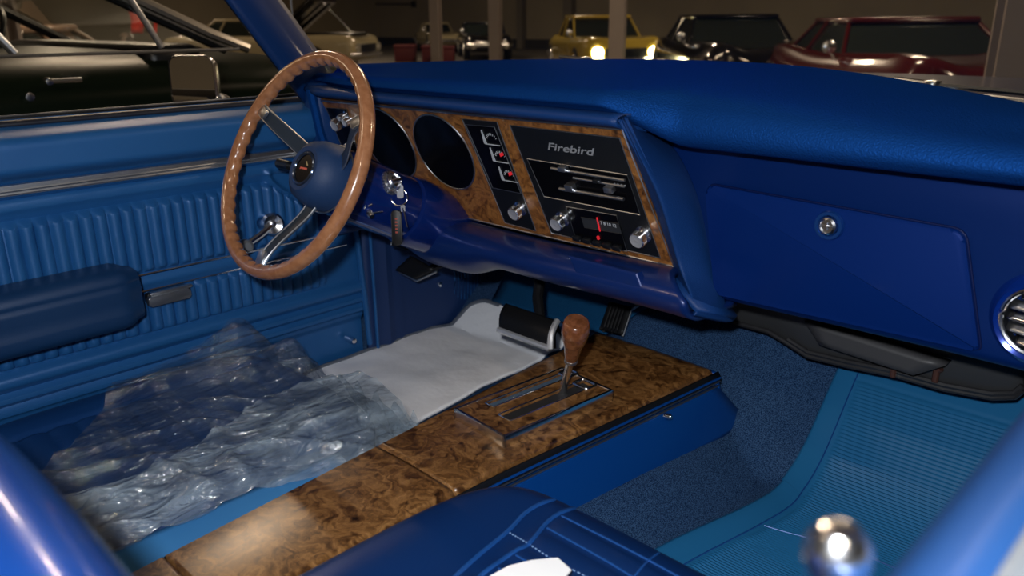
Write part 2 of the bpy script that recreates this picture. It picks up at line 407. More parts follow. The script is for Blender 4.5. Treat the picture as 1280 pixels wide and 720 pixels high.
def facing(px, depth, deg):
    """heading so that deg=0 looks at the camera"""
    g = ground(px, depth); return atan2(-(CP.x-g.x), CP.y-g.y)+radians(deg)
parked_car('yellow_car', 'yellow car with both round headlights glowing, half behind a column', ground(741, 16.5), facing(741, 16.5, 13), YELLOW, L=4.0, W=1.42, belt=.76, roof=1.12, hood_front=.69, cabw=.52, lit=True)
parked_car('black_car', 'black shiny coupe parked left of the dark red car', ground(890, 12), facing(890, 12, 15), BLKP, L=4.2, W=1.6, belt=.76, roof=1.10, hood_front=.66, cab=(-1.2, .62), roofspan=(-.7, .18), cabw=.55, fend=.09)
parked_car('red_car', 'dark red coupe parked behind the wide column', ground(1085, 8.2), facing(1085, 8.2, 22), REDP, L=4.3, W=1.72, belt=.74, roof=1.05, hood_front=.66, cab=(-1.2, .62), roofspan=(-.75, .18), cabw=.56, fend=.10)
parked_car('cream_car', 'cream car seen from its side with its hood raised', ground(370, 19), facing(370, 19, 62), CREAM, L=4.4, W=1.7, belt=.80, roof=1.12, hood_front=.70, cab=(-1.5, .3), roofspan=(-.9, -.25), cabw=.6, hood_open=True)
parked_car('dark_car', 'small black car standing far away beside a thin column', ground(610, 26), facing(610, 26, 5), BLKP, L=4.2, W=1.35, belt=.7, roof=1.0, hood_front=.55, cabw=.55)
parked_car('pale_car', 'pale distant car behind the red boxes and thin column', ground(557, 31.5), facing(557, 31.5, 10), CREAM, L=4.0, W=1.1, belt=.68, roof=.98, hood_front=.55, cabw=.4)
parked_car('cream_coupe', 'cream car seen through the side windows of the green car', ground(40, 6.6), facing(40, 6.6, 150), mat('beige_paint', (.40, .27, .19), .2, 0, coat=.8), L=4.2, W=1.6, belt=.86, roof=1.06, hood_front=.78, cabw=.6)
for i, (x0, x1, y0, lab) in enumerate(((510, 533, 51, 'left red box on the far garage floor'), (541, 554, 53, 'middle red box below the pale distant car'), (556, 577, 54, 'right red box nearest the small black car'))):
    dd = 24-i*.7; a = ground((x0+x1)/2, dd); w = (x1-x0)/FPX*dd
    bm = BM(); M = Matrix.Translation(a) @ Matrix.Rotation(YAW, 4, 'Z'); box(bm, (-w/2, -.3, 0), (w/2, .3, .40), .03, M=M)
    t = thing('tool_chest', lab, 'box', a, 'red boxes on the garage floor'); finish('case', bm, REDBOX, t)
    bm = BM(); box(bm, (-w/2-.015, -.315, .36), (w/2+.015, .315, .44), .02, M=M); finish('lid', bm, REDBOX, t)
# hanging banner seen through the green car
t = thing('hanging_banner', 'red and grey banner hanging behind the green car windows', 'banner', at(175, 26, 'x', -8))
for (x0, x1, m, nm) in ((160, 176, BANR, 'red_panel'), (176, 186.5, BANW, 'grey_panel'), (186.5, 194, BANR, 'red_panel')):
    a = at(x0, 8, 'x', -8); b = at(x1, 41, 'x', -8); bm = BM()
    grid(bm, lambda u, v: V((-8+.05*sin(u*3), a.y+(b.y-a.y)*u+.02*sin(pi*v), b.z+(a.z-b.z)*v)), 6, 6); finish(nm, bm, m, t, mods=[SOL(.02)])
bm = BM(); a = at(160, 7, 'x', -8); b = at(194, 7, 'x', -8); tube(bm, [a, b], .02); tube(bm, [(a+b)/2, ((a+b)/2).xy.to_3d()+V((0, 0, 5.2))], .008); finish('hanging_rod', bm, RUBBER, t)

# =================================================================== GREEN CAR NEXT DOOR
gx = -1.85
t = thing('green_car', 'very dark green car parked close beside the blue door', 'car', (gx-.9, .2, 0))
def gbody(u, v):
    y = -2.6+5.0*u; a = 2*pi*v; ex = .30
    cx = abs(cos(a))**ex*(1 if cos(a) > 0 else -1); sz = abs(sin(a))**ex*(1 if sin(a) > 0 else -1)
    ends = ss(0, .08, u)*(1-ss(.93, 1, u)); w = .9*(.8+.2*ends)
    hi = .985-.17*ss(.62, .95, u)-.1*(1-ends); lo = .25+.1*(1-ends)
    x = cx*w
    z = (hi+lo)/2+sz*(hi-lo)/2
    x += (.015*groove(z, .86, .05)+.02*groove(z, .55, .15))*(1 if cx > 0 else -1)*(abs(cx) > .7)
    return V((gx-.9+x, y, z))
bm = BM(); vs = grid(bm, gbody, 60, 64, cv=True); bm.faces.new(vs[0]); bm.faces.new(vs[-1]); finish('body', bm, GREEN, t)
for sx in (0, 1):
    X = gx+.005 if sx == 0 else gx-1.805; s = 1 if sx == 0 else -1
    xin = X-s*.05; xt = X-s*.22
    bm = BM(); tube(bm, [(X-s*.02, .74, .985), (X-s*.035, .62, 1.035), (xt, .1, 1.32)], [.017]*3, 8); tube(bm, [(X-s*.075, .71, .985), (xt-s*.03, .06, 1.32)], .012, 8)
    finish('windshield_pillar', bm, mat('bright_trim', (.7, .66, .6), .32, 1), t)
    bm = BM(); tube(bm, [(X-s*.10, .70, .985), (xt-s*.06, .06, 1.32)], .022, 8); finish('inner_pillar', bm, BLACK, t)
    bm = BM(); tube(bm, [(X-s*.1, -.72, .985), (xt, -.5, 1.33)], .03, 8); finish('inner_pillar', bm, BLACK, t)
    bm = BM(); tube(bm, [(X-s*.03, .445, .995), (X-s*.06, .36, 1.18), (X-s*.13, .25, 1.30)], .010, 8); finish('vent_window_bar', bm, DCHROME, t)
    bm = BM(); tube(bm, [(X-s*.03, .02, .99), (X-s*.05, -.05, 1.10), (X-s*.14, -.14, 1.31)], .012, 8); finish('door_window_bar', bm, DCHROME, t)
    bm = BM(); grid(bm, lambda u, v: V((X-s*(.035+.12*v*v), .42-.9*u-.1*v, .99+.31*v)), 4, 6); finish('side_glass', bm, GLASS, t)
bm = BM(); tube(bm, [(gx-.005, -.62, .987), (gx-.005, .7, .984)], .006, 6); finish('belt_molding', bm, DCHROME, t)
bm = BM(); box(bm, (gx-1.62, -.95, 1.30), (gx-.2, .12, 1.35), .03, 3); finish('roof', bm, GREEN, t)
bm = BM()
grid(bm, lambda u, v: V((gx-.1-1.6*u, .70-.60*v, .985+.33*v)), 4, 4); finish('windshield', bm, GLASS, t)
for xx in (-.45, -1.25):
    bm = BM(); box(bm, (gx+xx-.24, -.55, .5), (gx+xx+.24, -.42, 1.06), .05, 3); finish('seat_back', bm, BLACK, t)
bm = BM(); M = frame((gx-1.22, .22, .96), (0, -.9, .43)); P = [M @ V((.19*cos(2*pi*k/28), .19*sin(2*pi*k/28), 0)) for k in range(28)]; tube(bm, P, .012, 8, closed=True)
tube(bm, [M @ V((-.19, 0, 0)), M @ V((.19, 0, 0))], .012, 6); finish('steering_wheel', bm, BLACK, t)
bm = BM(); box(bm, (gx-1.7, .42, .8), (gx-.1, .62, 1.005), .04, 3); finish('dashboard', bm, BLACK, t)
# door shut line, handle and lock
a = at(35, 103, 'x', gx+.01)
bm = BM(); box(bm, (gx-.001, -.085, .35), (gx+.012, -.079, .97)); finish('door_gap', bm, BLACK, t)
bm = BM(); M = frame((gx+.01, a.y+.05, a.z), (1, 0, 0)); lathe(bm, [(0, .03), (.010, .028), (.012, .02), (.012, 0)], M, 16)
tube(bm, [(gx+.02, a.y+.05, a.z), (gx+.025, a.y+.14, a.z)], .008, 8)
finish('door_handle', bm, CHROME, t)
a = at(37, 121, 'x', gx+.01); bm = BM(); M = frame(a, (1, 0, 0)); lathe(bm, [(0, .01), (.012, .008), (.013, 0)], M, 16); finish('door_lock', bm, CHROME, t)
a = at(367, 40, 'x', gx-.12); bm = BM(); tube(bm, [(a.x, a.y, .93), (a.x, a.y, 1.75)], [.006, .0035], 8); lathe(bm, [(0, .04), (.012, .03), (.02, 0)], Matrix.Translation((a.x, a.y, .93)), 12); finish('antenna', bm, CHROME, t)
# far door mirror, rounded black head seen through window
bm = BM(); c = V((gx-1.95, .45, 1.02)); M = frame(c, (0, -1, 0)); lathe(bm, [(0, .01), (.06, .008), (.065, -.02), (.03, -.05), (0, -.055)], M, 20); tube(bm, [c+V((0, .02, -.05)), c+V((.12, .05, -.1))], .01); finish('far_side_mirror', bm, LENS, t)
for sx in (gx-.05, gx-1.75):
    for yy in (-1.7, 1.5):
        bm = BM(); M = frame((sx, yy, .32), (1, 0, 0)); lathe(bm, [(0, -.1), (.32, -.1), (.33, 0), (.32, .1), (0, .1)], M, 28); finish('wheel', bm, TIRE, t)

# =================================================================== BLUE CAR SHELL
car = thing('blue_car', 'blue car whose cabin fills the picture, with vinyl doors and windshield pillar', 'car', (0, 1.4, 0))
def yback(x): return .70-.55*x*x
bm = BM()
grid(bm, lambda u, v: (lambda x, y: V((x, y, (.925-.05*(y-.9)/1.7)-.03*(abs(x)/.75)**4-.06*ss(.85, 1, v))))((2*u-1)*(.74), yback((2*u-1)*.74)+.10+(2.55-yback((2*u-1)*.74)-.10)*v), 24, 24); finish('hood', bm, BODYPAINT, car, mods=[SOL(.02)])
bm = BM()
grid(bm, lambda u, v: (lambda x: V((x, yback(x)+.02+.10*v, .945-.015*v)))((2*u-1)*.72), 24, 4); finish('cowl', bm, BLACK, car, mods=[SOL(.01)])
for s in (-1, 1):
    bm = BM(); grid(bm, lambda u, v: V((s*(.74+.17*sin(v*pi/2)), .36+2.25*u, .30+.57*cos(v*pi/2)**.5-.04*u)), 20, 12); finish('fender', bm, BODYPAINT, car, mods=[SOL(.01)])
# windscreen pillar, driver side: wide blue band
pl = [at(268, -20, 'x', -.70), at(366, 108, 'x', -.70)]; pr_ = [at(338, -20, 'x', -.735), at(402, 70, 'x', -.735)]
d0 = (pl[0]-pl[1]).normalized()
bm = BM()
A0, A1 = pl[1]-d0*.05, pl[1]+d0*.52
B0, B1 = pr_[1]-d0*.04, pr_[1]+d0*.50
def pil(u, v):
    a = A0.lerp(A1, u); b = B0.lerp(B1, u); n = V((1, -.3, .1)).normalized()
    return a.lerp(b, v)+n*.018*sin(pi*v)
grid(bm, pil, 12, 8); finish('windshield_pillar', bm, mat('pillar_paint', (.001, .026, .125), .4, .2, coat=.2), car, mods=[SOL(.02, 1)])
bm = BM(); Am = Matrix.Diagonal((-1, 1, 1, 1)); grid(bm, lambda u, v: Am @ pil(u, v), 12, 8); finish('windshield_pillar', bm, MATS['pillar_paint'], car, mods=[SOL(.02, 1)])
def wsh(u, v):
    x = (2*u-1)*.70; yb = yback(x)+.01
    return V((x*(1-.10*v), yb-.36*v, .955+.36*v))
bm = BM(); grid(bm, wsh, 28, 10); finish('windshield', bm, GLASS, car)
bm = BM(); tube(bm, [wsh(k/20, 1)+V((0, 0, .01)) for k in range(21)], .02, 8); finish('windshield_header', bm, MATS['pillar_paint'], car)
bm = BM(); tube(bm, [wsh(k/28, .02)+V((0, .012, .0)) for k in range(29)], .006, 8); finish('windshield_molding', bm, DCHROME, car)
for (pa, pb, yy) in (((700, 71), (732, 75), .74), ((1118, 99), (1165, 106), .62)):
    t0 = at(*pa, 'y', yy); t1 = at(*pb, 'y', yy); bm = BM()
    tube(bm, [t0+V((0, 0, .0)), t1], [.004, .006], 8); lathe(bm, [(0, .008), (.012, .006), (.014, 0), (.014, -.05)], Matrix.Translation(t1), 16)
    tube(bm, [t1, t1+V((.32, -.03, -.012))], .004, 6)
    finish('wiper', bm, CHROME, car)
# outside mirror on driver door
mc = at(241, 102, 'x', -.99)
t = thing('side_mirror', 'chrome square-ish outside mirror on the blue driver door', 'mirror', mc)
M = frame(mc, (CP-mc).normalized().lerp(V((.25, -1, 0)).normalized(), .5)) ; MN = V((M[0][2], M[1][2], M[2][2]))
bm = BM(); sq = rrect(-.052, -.056, .052, .056, .022, 6)
for s0, s1, z0, z1 in ((1, 1.04, .004, -.006), (1.04, .9, -.006, -.035), (.9, .4, -.035, -.055)):
    grid(bm, lambda u, v: M @ V((sq[int(round(u*len(sq))) % len(sq)][0]*(s0+(s1-s0)*v), sq[int(round(u*len(sq))) % len(sq)][1]*(s0+(s1-s0)*v), z0+(z1-z0)*v)), len(sq), 2)
bmesh.ops.remove_doubles(bm, verts=bm.verts, dist=1e-5); finish('housing', bm, CHROME, t)
bm = BM(); prism(bm, [(x*.96, y*.96) for x, y in sq], M, -.004, .001); finish('mirror_glass', bm, mat('mirror_glass', (.85, .85, .85), .01, 1), t, smooth=False)
bm = BM(); p = M @ V((.03, -.03, -.04)); q = at(293, 130, 'x', -.93); tube(bm, [p, p.lerp(q, .5)+V((0, 0, .005)), q], .007, 8); tube(bm, [q, q+V((.0, .0, -.06))], .012, 8); finish('mirror_arm', bm, CHROME, t)

# =================================================================== CARPET / FLOORPAN
def floorz(x, y):
    y0 = .50+.12*ss(.0, -.25, x) if x < 0 else .50
    y0 = .50 if x > -.1 else .50+.10*ss(-.1, -.25, x)
    z = .30+max(0, y-y0)*math.tan(radians(41))
    w = .19+.05*ss(.0, .5, y)*(1 if x < .03 else 0); xx = abs(x-.03)
    tun = .30+.10*(1-ss(w-.08, w+.10, xx))
    if x > 0.03: tun = .30+.07*(1-ss(w-.07, w+.05, xx))
    z = max(z, tun, z+(tun-.30)*.6)
    z += .09*ss(.66, .70, x)+.04*ss(.71, .75, x)+.08*ss(-.712, -.735, x)
    return z
bm = BM(); grid(bm, lambda u, v: (lambda x, y: V((x, y, floorz(x, y)+.0012*nz(x, y, 0, 60))))(-.775+1.55*u, -.9+1.85*v), 130, 150)
tag(finish('carpet', bm, CARPET, mods=[SOL(.012)], out=(0, 0, 1)), 'dark blue looped carpet lining the footwells and the tunnel', 'carpet')
bm = BM(); grid(bm, lambda u, v: V((.725, .30+.68*u, .34+.5*v)), 20, 12); finish('passenger_kick_panel', bm, KICK, car, mods=[SOL(.02)])
# firewall behind everything
bm = BM(); box(bm, (-.72, .955, .3), (.72, .975, .93)); finish('firewall', bm, DARK, car, smooth=False)

# =================================================================== DRIVER DOOR
def door_x(y, z, s=1):
    """inside surface of the door card, offset towards the cabin"""
    d = 0
    d += .030*ss(.815, .845, z)*(1-ss(.878, .915, z)**1.6)          # padded top
    d -= .06*ss(.893, .918, z)
    d += .010*ss(.796, .80, z)*(1-ss(.812, .82, z))
    d += .007*ss(.768, .776, z)*(1-ss(.788, .796, z))                   # welt below the chrome
    # front boundary of the pleated field
    yf = .225-.105*ss(.68, .79, z)
    yf = .232-.11*ss(.66, .775, z)
    inside = 1-ss(yf-.006, yf+.006, y)
    pl = 0.0125*abs(sin(pi*(y/.0238)))**.45
    up = ss(.620, .632, z)*(1-ss(.744, .757, z)); lo = ss(.500, .508, z)*(1-ss(.575, .585, z))
    d += pl*inside*max(up, lo)
    d -= .006*inside*groove(z, .758, .005)
    d += .008*inside*groove(z, .603, .012)
    d += .010*(groove(y, yf+.012, .008))*(ss(.5, .52, z)*(1-ss(.77, .79, z)))
    d += .014*math.exp(-((z-.480)/.014)**4); d += .010*math.exp(-((z-.448)/.009)**4); d += .008*math.exp(-((z-.424)/.008)**4)
    d -= .01*(1-ss(.39, .41, z))
    return -.700+d
def door_surf(u, v, y0=-.95, y1=.345):
    y = y0+(y1-y0)*u; z = .30+(.918-.30)*v
    return V((door_x(y, z), y, z))
ZS = 110
bm = BM(); grid(bm, lambda u, v: door_surf(u, v), 560, 150); door = finish('car_door', bm, VINYL, car, label='driver door with pleated blue vinyl card')
bm = BM(); box(bm, (-.90, -.95, .30), (-.735, .345, .885), .01); finish('door_shell', bm, BODYPAINT, door, smooth=False)
bm = BM(); grid(bm, lambda u, v: V((-.735-.055*v, -.95+1.295*u, .916-.004*v+.003*sin(pi*v))), 20, 4); finish('door_sill', bm, mat('sill_vinyl', (.01, .012, .02), .45), door, mods=[SOL(.01)])
bm = BM(); box(bm, (-.80, -.95, .900), (-.785, .345, .921), .004); finish('weather_strip', bm, RUBBER, door)
bm = BM(); tube(bm, [(-.783, -.95, .921), (-.783, .345, .921)], .0025, 6); finish('sill_bead', bm, DCHROME, door)
bm = BM()
for zz, rr in ((.8165, .0035), (.810, .003), (.8045, .003)): tube(bm, [(door_x(0, zz)+.002, -.95, zz), (door_x(0, zz)+.002, .33, zz)], rr, 8)
box(bm, (-.70, -.95, .802), (-.686, .33, .819)); finish('chrome_strip', bm, DCHROME, door, label='ribbed bright metal strip')
bm = BM()
for zz in (.619, .587): tube(bm, [(-.6945, -.2, zz), (-.6945, .31, zz)], .0022, 6)
finish('thin_moldings', bm, CHROME, door, label='pair of thin bright lines')
# armrest
bm = BM()
def arm(u, v):
    y = -.80+.62*u; a = 2*pi*v; ex = .45
    cx = abs(cos(a))**ex*(1 if cos(a) > 0 else -1); sz = abs(sin(a))**ex*(1 if sin(a) > 0 else -1)
    e = 1-.30*ss(.93, 1.0, u)**2
    x = -.645+.047*cx*e; z = .607+.056*sz*(1-.2*ss(.93, 1, u)**2)
    if cx > .8: x -= .003*(groove(z, .635, .003)+groove(z, .605, .003)+groove(z, .592, .003))
    return V((x, y, z-.004*(1-u)))
vs = grid(bm, arm, 60, 96, cv=True); bm.faces.new(vs[-1]); bm.faces.new(vs[0])
finish('armrest', bm, mat('armrest_vinyl', (.006, .034, .105), .40, .1, (500, .15)), door, sharp=60)
# inside door pull
a = at(188, 374, 'x', -.665); b = at(238, 362, 'x', -.67)
bm = BM(); M = frameXY(a, (b-a), (0, 0, 1)); Lh = (b-a).length
prism(bm, rrect(-.005, -.011, Lh, .011, .006), M, -.012, .0, .003); finish('handle_escutcheon', bm, BLACK, door)
bm = BM(); prism(bm, rrect(-.008, -.013, Lh*.95, .006, .005), M, .0, .010, .003); prism(bm, rrect(Lh*.0, .006, Lh*1.05, .012, .003), M, -.004, .004, .001); finish('door_handle', bm, DCHROME, door)
# window crank
a = at(340, 280, 'x', -.655); b = at(307, 307, 'x', -.640); cx_ = V((1, -.25, .1)).normalized()
bm = BM(); M = frame(a, cx_); lathe(bm, [(0, .012), (.006, .010), (.008, .006), (.019, .010), (.0235, .004), (.0235, -.03), (0, -.03)], M, 32); tube(bm, [a, a.lerp(b, .5)+V((.004, 0, 0)), b], [.009, .0075, .0065], 10); ck = finish('window_crank', bm, CHROME, door)
bm = BM(); lathe(bm, [(0, .018), (.008, .018), (.0125, .014), (.014, .004), (.010, -.008), (0, -.008)], frame(b, cx_), 24); finish('crank_knob', bm, mat('grey_knob', (.22, .23, .25), .3, .5), door)
a = at(440, 425, 'x', -.68); bm = BM(); lathe(bm, [(0, .012), (.006, .01), (.008, 0), (.008, -.02)], frame(a, (1, 0, 0)), 16); finish('screw', bm, CHROME, door)

# kick panel
kp = thing('kick_panel', 'dark blue side panel ahead of the driver door with a round grille', 'panel', (-.70, .5, .3))
bm = BM(); grid(bm, lambda u, v: V((-.70+.006*groove(u, .10, .02)+.003*groove(u, .16, .012), .35+.60*u, .30+.42*v)), 50, 20); finish('panel', bm, KICK, kp, mods=[SOL(.012)])
bm = BM(); tube(bm, [(-.69, .352, .33), (-.69, .347, .45), (-.69, .335, .62), (-.69, .315, .80)], .007, 8); tube(bm, [(-.685, .372, .31), (-.685, .37, .70)], .004, 8); finish('door_seal', bm, VINYL, kp)
c = at(582, 345, 'x', -.694); bm = BM(); M = frame(c, (1, 0, 0))
lathe(bm, [(0, .002), (.062, .002), (.068, .006), (.074, .004), (.076, -.01)], M, 36, .8, 1); gr = finish('vent_grille', bm, BLACK, kp)
bm = BM()
for k in range(-4, 5):
    h = .062*sqrt(max(0, 1-(k/5)**2)); p = M @ V((k*.0115, -h, .006)); q = M @ V((k*.0115, h, .006)); tube(bm, [p, (p+q)/2+V((.004, 0, 0)), q], .0018, 6)
finish('grille_bars', bm, VINYL, gr)
a = at(549, 355, 'x', -.69); bm = BM(); lathe(bm, [(0, .008), (.006, .006), (.008, 0), (.008, -.01)], frame(a, (1, 0, 0)), 16); finish('screw', bm, CHROME, kp)
a = at(580, 382, 'x', -.69); bm = BM(); lathe(bm, [(0, .004), (.003, .003), (.004, 0), (.004, -.01)], frame(a, (1, 0, 0)), 12); finish('screw', bm, CHROME, kp)

# =================================================================== DASHBOARD
dash = thing('dashboard', 'blue padded dashboard with burl wood cluster and metal passenger side', 'dashboard', (0, .45, .6))
def padfn(u, v):
    x = -.715+1.43*u; k = ss(.10, .20, x)
    zb = .944*(1-k)+.898*k; yb = .222*(1-k)+.285*k+.03*ss(-.5, -.72, x)*1.5
    zt = .995-(.065 if x > 0 else .030)*x*x-.009*ss(.1, .6, x)
    yk = yback(x)
    P = [(yb+.11, zb+.000), (yb+.03, zb-.002), (yb+.004, zb+.008), (yb-.003, zb+.32*(zt-zb)), (yb+.012, zb+.62*(zt-zb)), (yb+.055, zt-.014), (yb+.5*(yk-yb), zt-.001), (yk-.03, zt+.001), (yk, zt-.012), (yk+.005, zt-.06)]
    p = cr([(a, b, 0) for a, b in P], v); return V((x, p.x, p.y))
bm = BM(); grid(bm, padfn, 120, 70); finish('dash_pad', bm, PAD, dash, mods=[SOL(.01, -1)], out=(0, -.5, 1))
TL = radians(22); DO = V((0, .25, .915)); DN = V((0, -cos(TL), -sin(TL))); DV = V((0, -sin(TL), cos(TL)))
DM = frameXY(DO, (1, 0, 0), DV)      # local z = X x V = DN? 
def dpt(px, py, off=0):
    """place on the tilted instrument plane (x, v)"""
    p = on(px, py, DO+DN*off, DN); q = p-DO; return (q.x, q.dot(DV))
# brow strip above the wood, between pad and cluster
def brow(u, v):
    x = -.70+.843*u
    P = [(.30, .945), (.25, .946), (.218, .946), (.208, .939), (.212, .931), (.232, .925), (.262, .921), (.285, .916)]
    p = cr([(a, b, 0) for a, b in P], v); return V((x-.02*u*v*0, p.x+.03*ss(-.6, -.7, x), p.y))
bm = BM(); grid(bm, brow, 60, 24); finish('cluster_brow', bm, PODM, dash, mods=[SOL(.006)], out=(0, -1, 0))
bm = BM(); tube(bm, [(-.645, .2445, .917), (.128, .2415, .9235)], .0022, 6); finish('cluster_bead', bm, DCHROME, dash)
# wood panel
wl = [(-.65, .004), (.122, .012), (.171, -.232), (-.65, -.232)]
wl = [dpt(405, 127), dpt(777, 159), dpt(843, 333), dpt(604, 280)]
wl = [(wl[0][0]-.01, 0.004), (wl[1][0], wl[1][1]+.002), (wl[2][0], wl[2][1]), (wl[3][0]-.35, wl[2][1])]
bm = BM(); prism(bm, wl[::-1], DM, -.02, 0); finish('wood_panel', bm, WOOD, dash, smooth=False, label='burl wood cluster face')
bm = BM(); tube(bm, [DM @ V((wl[1][0], wl[1][1], .001)), DM @ V((wl[2][0], wl[2][1], .001)), DM @ V((-.3, wl[2][1], .001))], .0016, 6); finish('wood_edge_bead', bm, DCHROME, dash)
# big gauges
g2 = dpt(555.5, 190); GR = .0765
for gx_, nm in ((g2[0]-.166, 'gauge'), (g2[0], 'gauge')):
    M = DM @ Matrix.Translation((gx_, g2[1], 0))
    bm = BM(); lathe(bm, [(0, .002), (GR-.006, .002), (GR-.003, .0035), (GR, .0025)], M, 56); g = finish(nm, bm, GAUGE, dash, label='round dark glass instrument')
    bm = BM(); P = [M @ V((GR*cos(2*pi*k/56), GR*sin(2*pi*k/56), .002)) for k in range(56)]; tube(bm, P, .0017, 6, closed=True); finish('gauge_rim', bm, DCHROME, g)
def quad_plate(name, pxs, m, z0, z1, parent=None, rim=None, r=None, label=None):
    q = [dpt(*p) for p in pxs]; bm = BM()
    cx = sum(p[0] for p in q)/4; cy = sum(p[1] for p in q)/4
    if q[0][0]*q[1][1] == 0: pass
    area = sum(q[i][0]*q[(i+1) % 4][1]-q[(i+1) % 4][0]*q[i][1] for i in range(4))
    if area < 0: q = q[::-1]
    prism(bm, q, DM, z0, z1); o = finish(name, bm, m, parent or dash, smooth=False, label=label)
    if rim:
        bm = BM(); tube(bm, [DM @ V((*p, z1)) for p in q], rim[0], 6, closed=True); finish('rim', bm, rim[1], o)
    return o
# small gauge stack
gs = quad_plate('gauge_stack', [(578, 148), (622, 152), (670, 288), (632, 278)], BLACK, -.004, .0012, rim=(.0012, DCHROME), label='black column of three small gauges')
quad_plate('gauge_window', [(583, 155), (619, 158), (652, 241), (617, 234)], GAUGE, .001, .002, gs, rim=(.0009, DCHROME))
for k, (px, py) in enumerate(((613, 172), (624, 194), (635, 218))):
    c = dpt(px, py, .003); M = DM @ Matrix.Translation((c[0], c[1], .003))
    bm = BM(); prism(bm, [(-.020, -.013), (-.013, -.013), (-.0155, .013), (-.018, .013)], M, 0, .001); prism(bm, [(-.018, -.014), (.018, -.014), (.018, -.0125), (-.018, -.0125)], M, 0, .001)
    P = []
    for a in range(0, 8):
        aa = radians(150-a*17); p0 = (.003+.011*cos(aa), -.008+.013*sin(aa)); p1 = (.003+.0145*cos(aa), -.008+.017*sin(aa))
        tube(bm, [M @ V((*p0, .0008)), M @ V((*p1, .0008))], .0006, 4)
    finish('small_gauge_scale', bm, BRIGHT, gs, label='white needle and scale')
    if k:
        bm = BM(); prism(bm, [(.004, -.002), (.013, .002), (.012, .008), (.003, .004)], M, .001, .0018); finish('small_gauge_needle', bm, RED, gs, smooth=False, label='red mark')
def knob(px, py, r, h, parent, name='knob', m=CHROME, n=28, base=.0):
    c = dpt(px, py, h*.6); M = DM @ Matrix.Translation((c[0], c[1], base)) @ Matrix.Identity(4)
    bm = BM(); prof = [(r*1.12, 0), (r*1.12, h*.12), (r*.72, h*.16), (r*.74, h*.42), (r*.98, h*.5), (r, h*.94), (r*.9, h), (r*.3, h*.93), (0, h*.97)]
    lathe(bm, prof, M, n)
    for k in range(20):
        a = 2*pi*k/20; tube(bm, [M @ V((r*cos(a), r*sin(a), h*.5)), M @ V((r*cos(a), r*sin(a), h*.93))], r*.06, 5)
    o = finish(name, bm, m, parent)
    bm = BM(); lathe(bm, [(r*.9, h+.0002), (r*.5, h*.97), (r*.15, h*.95), (0, h*.99)], M, 36); finish('knob_face', bm, KNOBF, o)
    return o
knob(645, 265, .0125, .022, gs)
# radio panel
rp = quad_plate('radio_panel', [(638, 156), (775, 172), (826, 322), (690, 291)], BLACK, -.004, .0012, rim=(.0012, DCHROME), label='black panel with tape slot and radio')
c = dpt(712, 186); M = DM @ Matrix.Translation((c[0], c[1], .0016))
text_mesh('lettering', 'Firebird', .0185, M, GREYP, rp, .0003, .3, 'small raised script word', 1.6, .0002)
quad_plate('tape_deck', [(660, 198), (785, 218), (801, 268), (681, 245)], GAUGE, .0008, .0018, rp, rim=(.001, DCHROME), label='tape player opening')
bm = BM()
for (x0, y0, x1, y1, h, z) in ((692, 208, 784, 223, .005, .006), (703, 233, 783, 246, .006, .007), (718, 221, 782, 232, .004, .003)):
    a = dpt(x0, y0); b = dpt(x1, y1); va = DM @ V((a[0], a[1], z)); vb = DM @ V((b[0], b[1], z)); tube(bm, [va, vb], h*.5, 8)
finish('slot_rails', bm, DCHROME, rp, label='bright tape slot rails')
for (px, py, s) in ((703, 211, .007), (712, 234, .008), (761, 237, .008), (745, 226, .005)):
    c = dpt(px, py, .008); M = DM @ Matrix.Translation((c[0], c[1], 0)); bm = BM(); box(bm, (-s, -s*.6, .001), (s, s*.6, .012), .001, M=M); finish('slot_button', bm, DCHROME if s > .006 else BLACK, rp)
for k in range(8):
    c = dpt(768+(k % 4)*4.2, 224+(k % 4)*.8+(k//4)*6, .003); bm = BM(); lathe(bm, [(0, .002), (.0014, .0015), (.0016, 0)], DM @ Matrix.Translation((*c, .002)), 8); finish('indicator_dot', bm, GREYP, rp)
rd = quad_plate('radio', [(709, 257), (772, 268), (785, 313), (722, 300)], GAUGE, .0008, .003, rp, rim=(.0009, DCHROME), label='radio with lit dial')
quad_plate('dial_window', [(728, 270), (775, 278), (779, 291), (732, 283)], mat('dial_face', (.03, .032, .035), .2), .003, .0036, rp, rim=(.0006, BLACK))
c = dpt(757, 280, .004); text_mesh('dial_numbers', '6 7 8 10 12', .0085, DM @ Matrix.Translation((c[0]+.002, c[1], .004)), BRIGHT, rp, .0002, 0, 'white dial numbers')
a = dpt(746, 272, .005); b = dpt(750, 289, .005); bm = BM(); tube(bm, [DM @ V((*a, .005)), DM @ V((*b, .005))], .0014, 6); finish('dial_pointer', bm, RED, rp, label='red pointer')
c = dpt(748, 297, .004); bm = BM(); box(bm, (-.002, -.003, 0), (.002, .003, .003), M=DM @ Matrix.Translation((*c, .003))); finish('red_tab', bm, RED, rp)
for k in range(5):
    c = dpt(722+k*12.5, 297+k*3.0, .004); bm = BM(); box(bm, (-.008, -.004, 0), (.008, .004, .008), .0015, M=DM @ Matrix.Translation((*c, .002))); finish('preset_button', bm, BLACK, rp)
knob(698, 278, .0125, .022, rp); knob(799, 298, .0130, .022, rp)
# headlamp switch plate at the far left
lp = quad_plate('switch_plate', [(408, 134), (434, 136), (452, 205), (436, 203)], GAUGE, -.004, .0012, rim=(.001, DCHROME), label='black plate with light switch')
knob(421, 155, .0125, .022, lp, 'light_switch_knob'); knob(433, 152, .0085, .016, lp, 'wiper_knob'); knob(427, 146, .006, .02, lp, 'small_knob'); knob(434, 182, .006, .014, lp, 'small_knob')
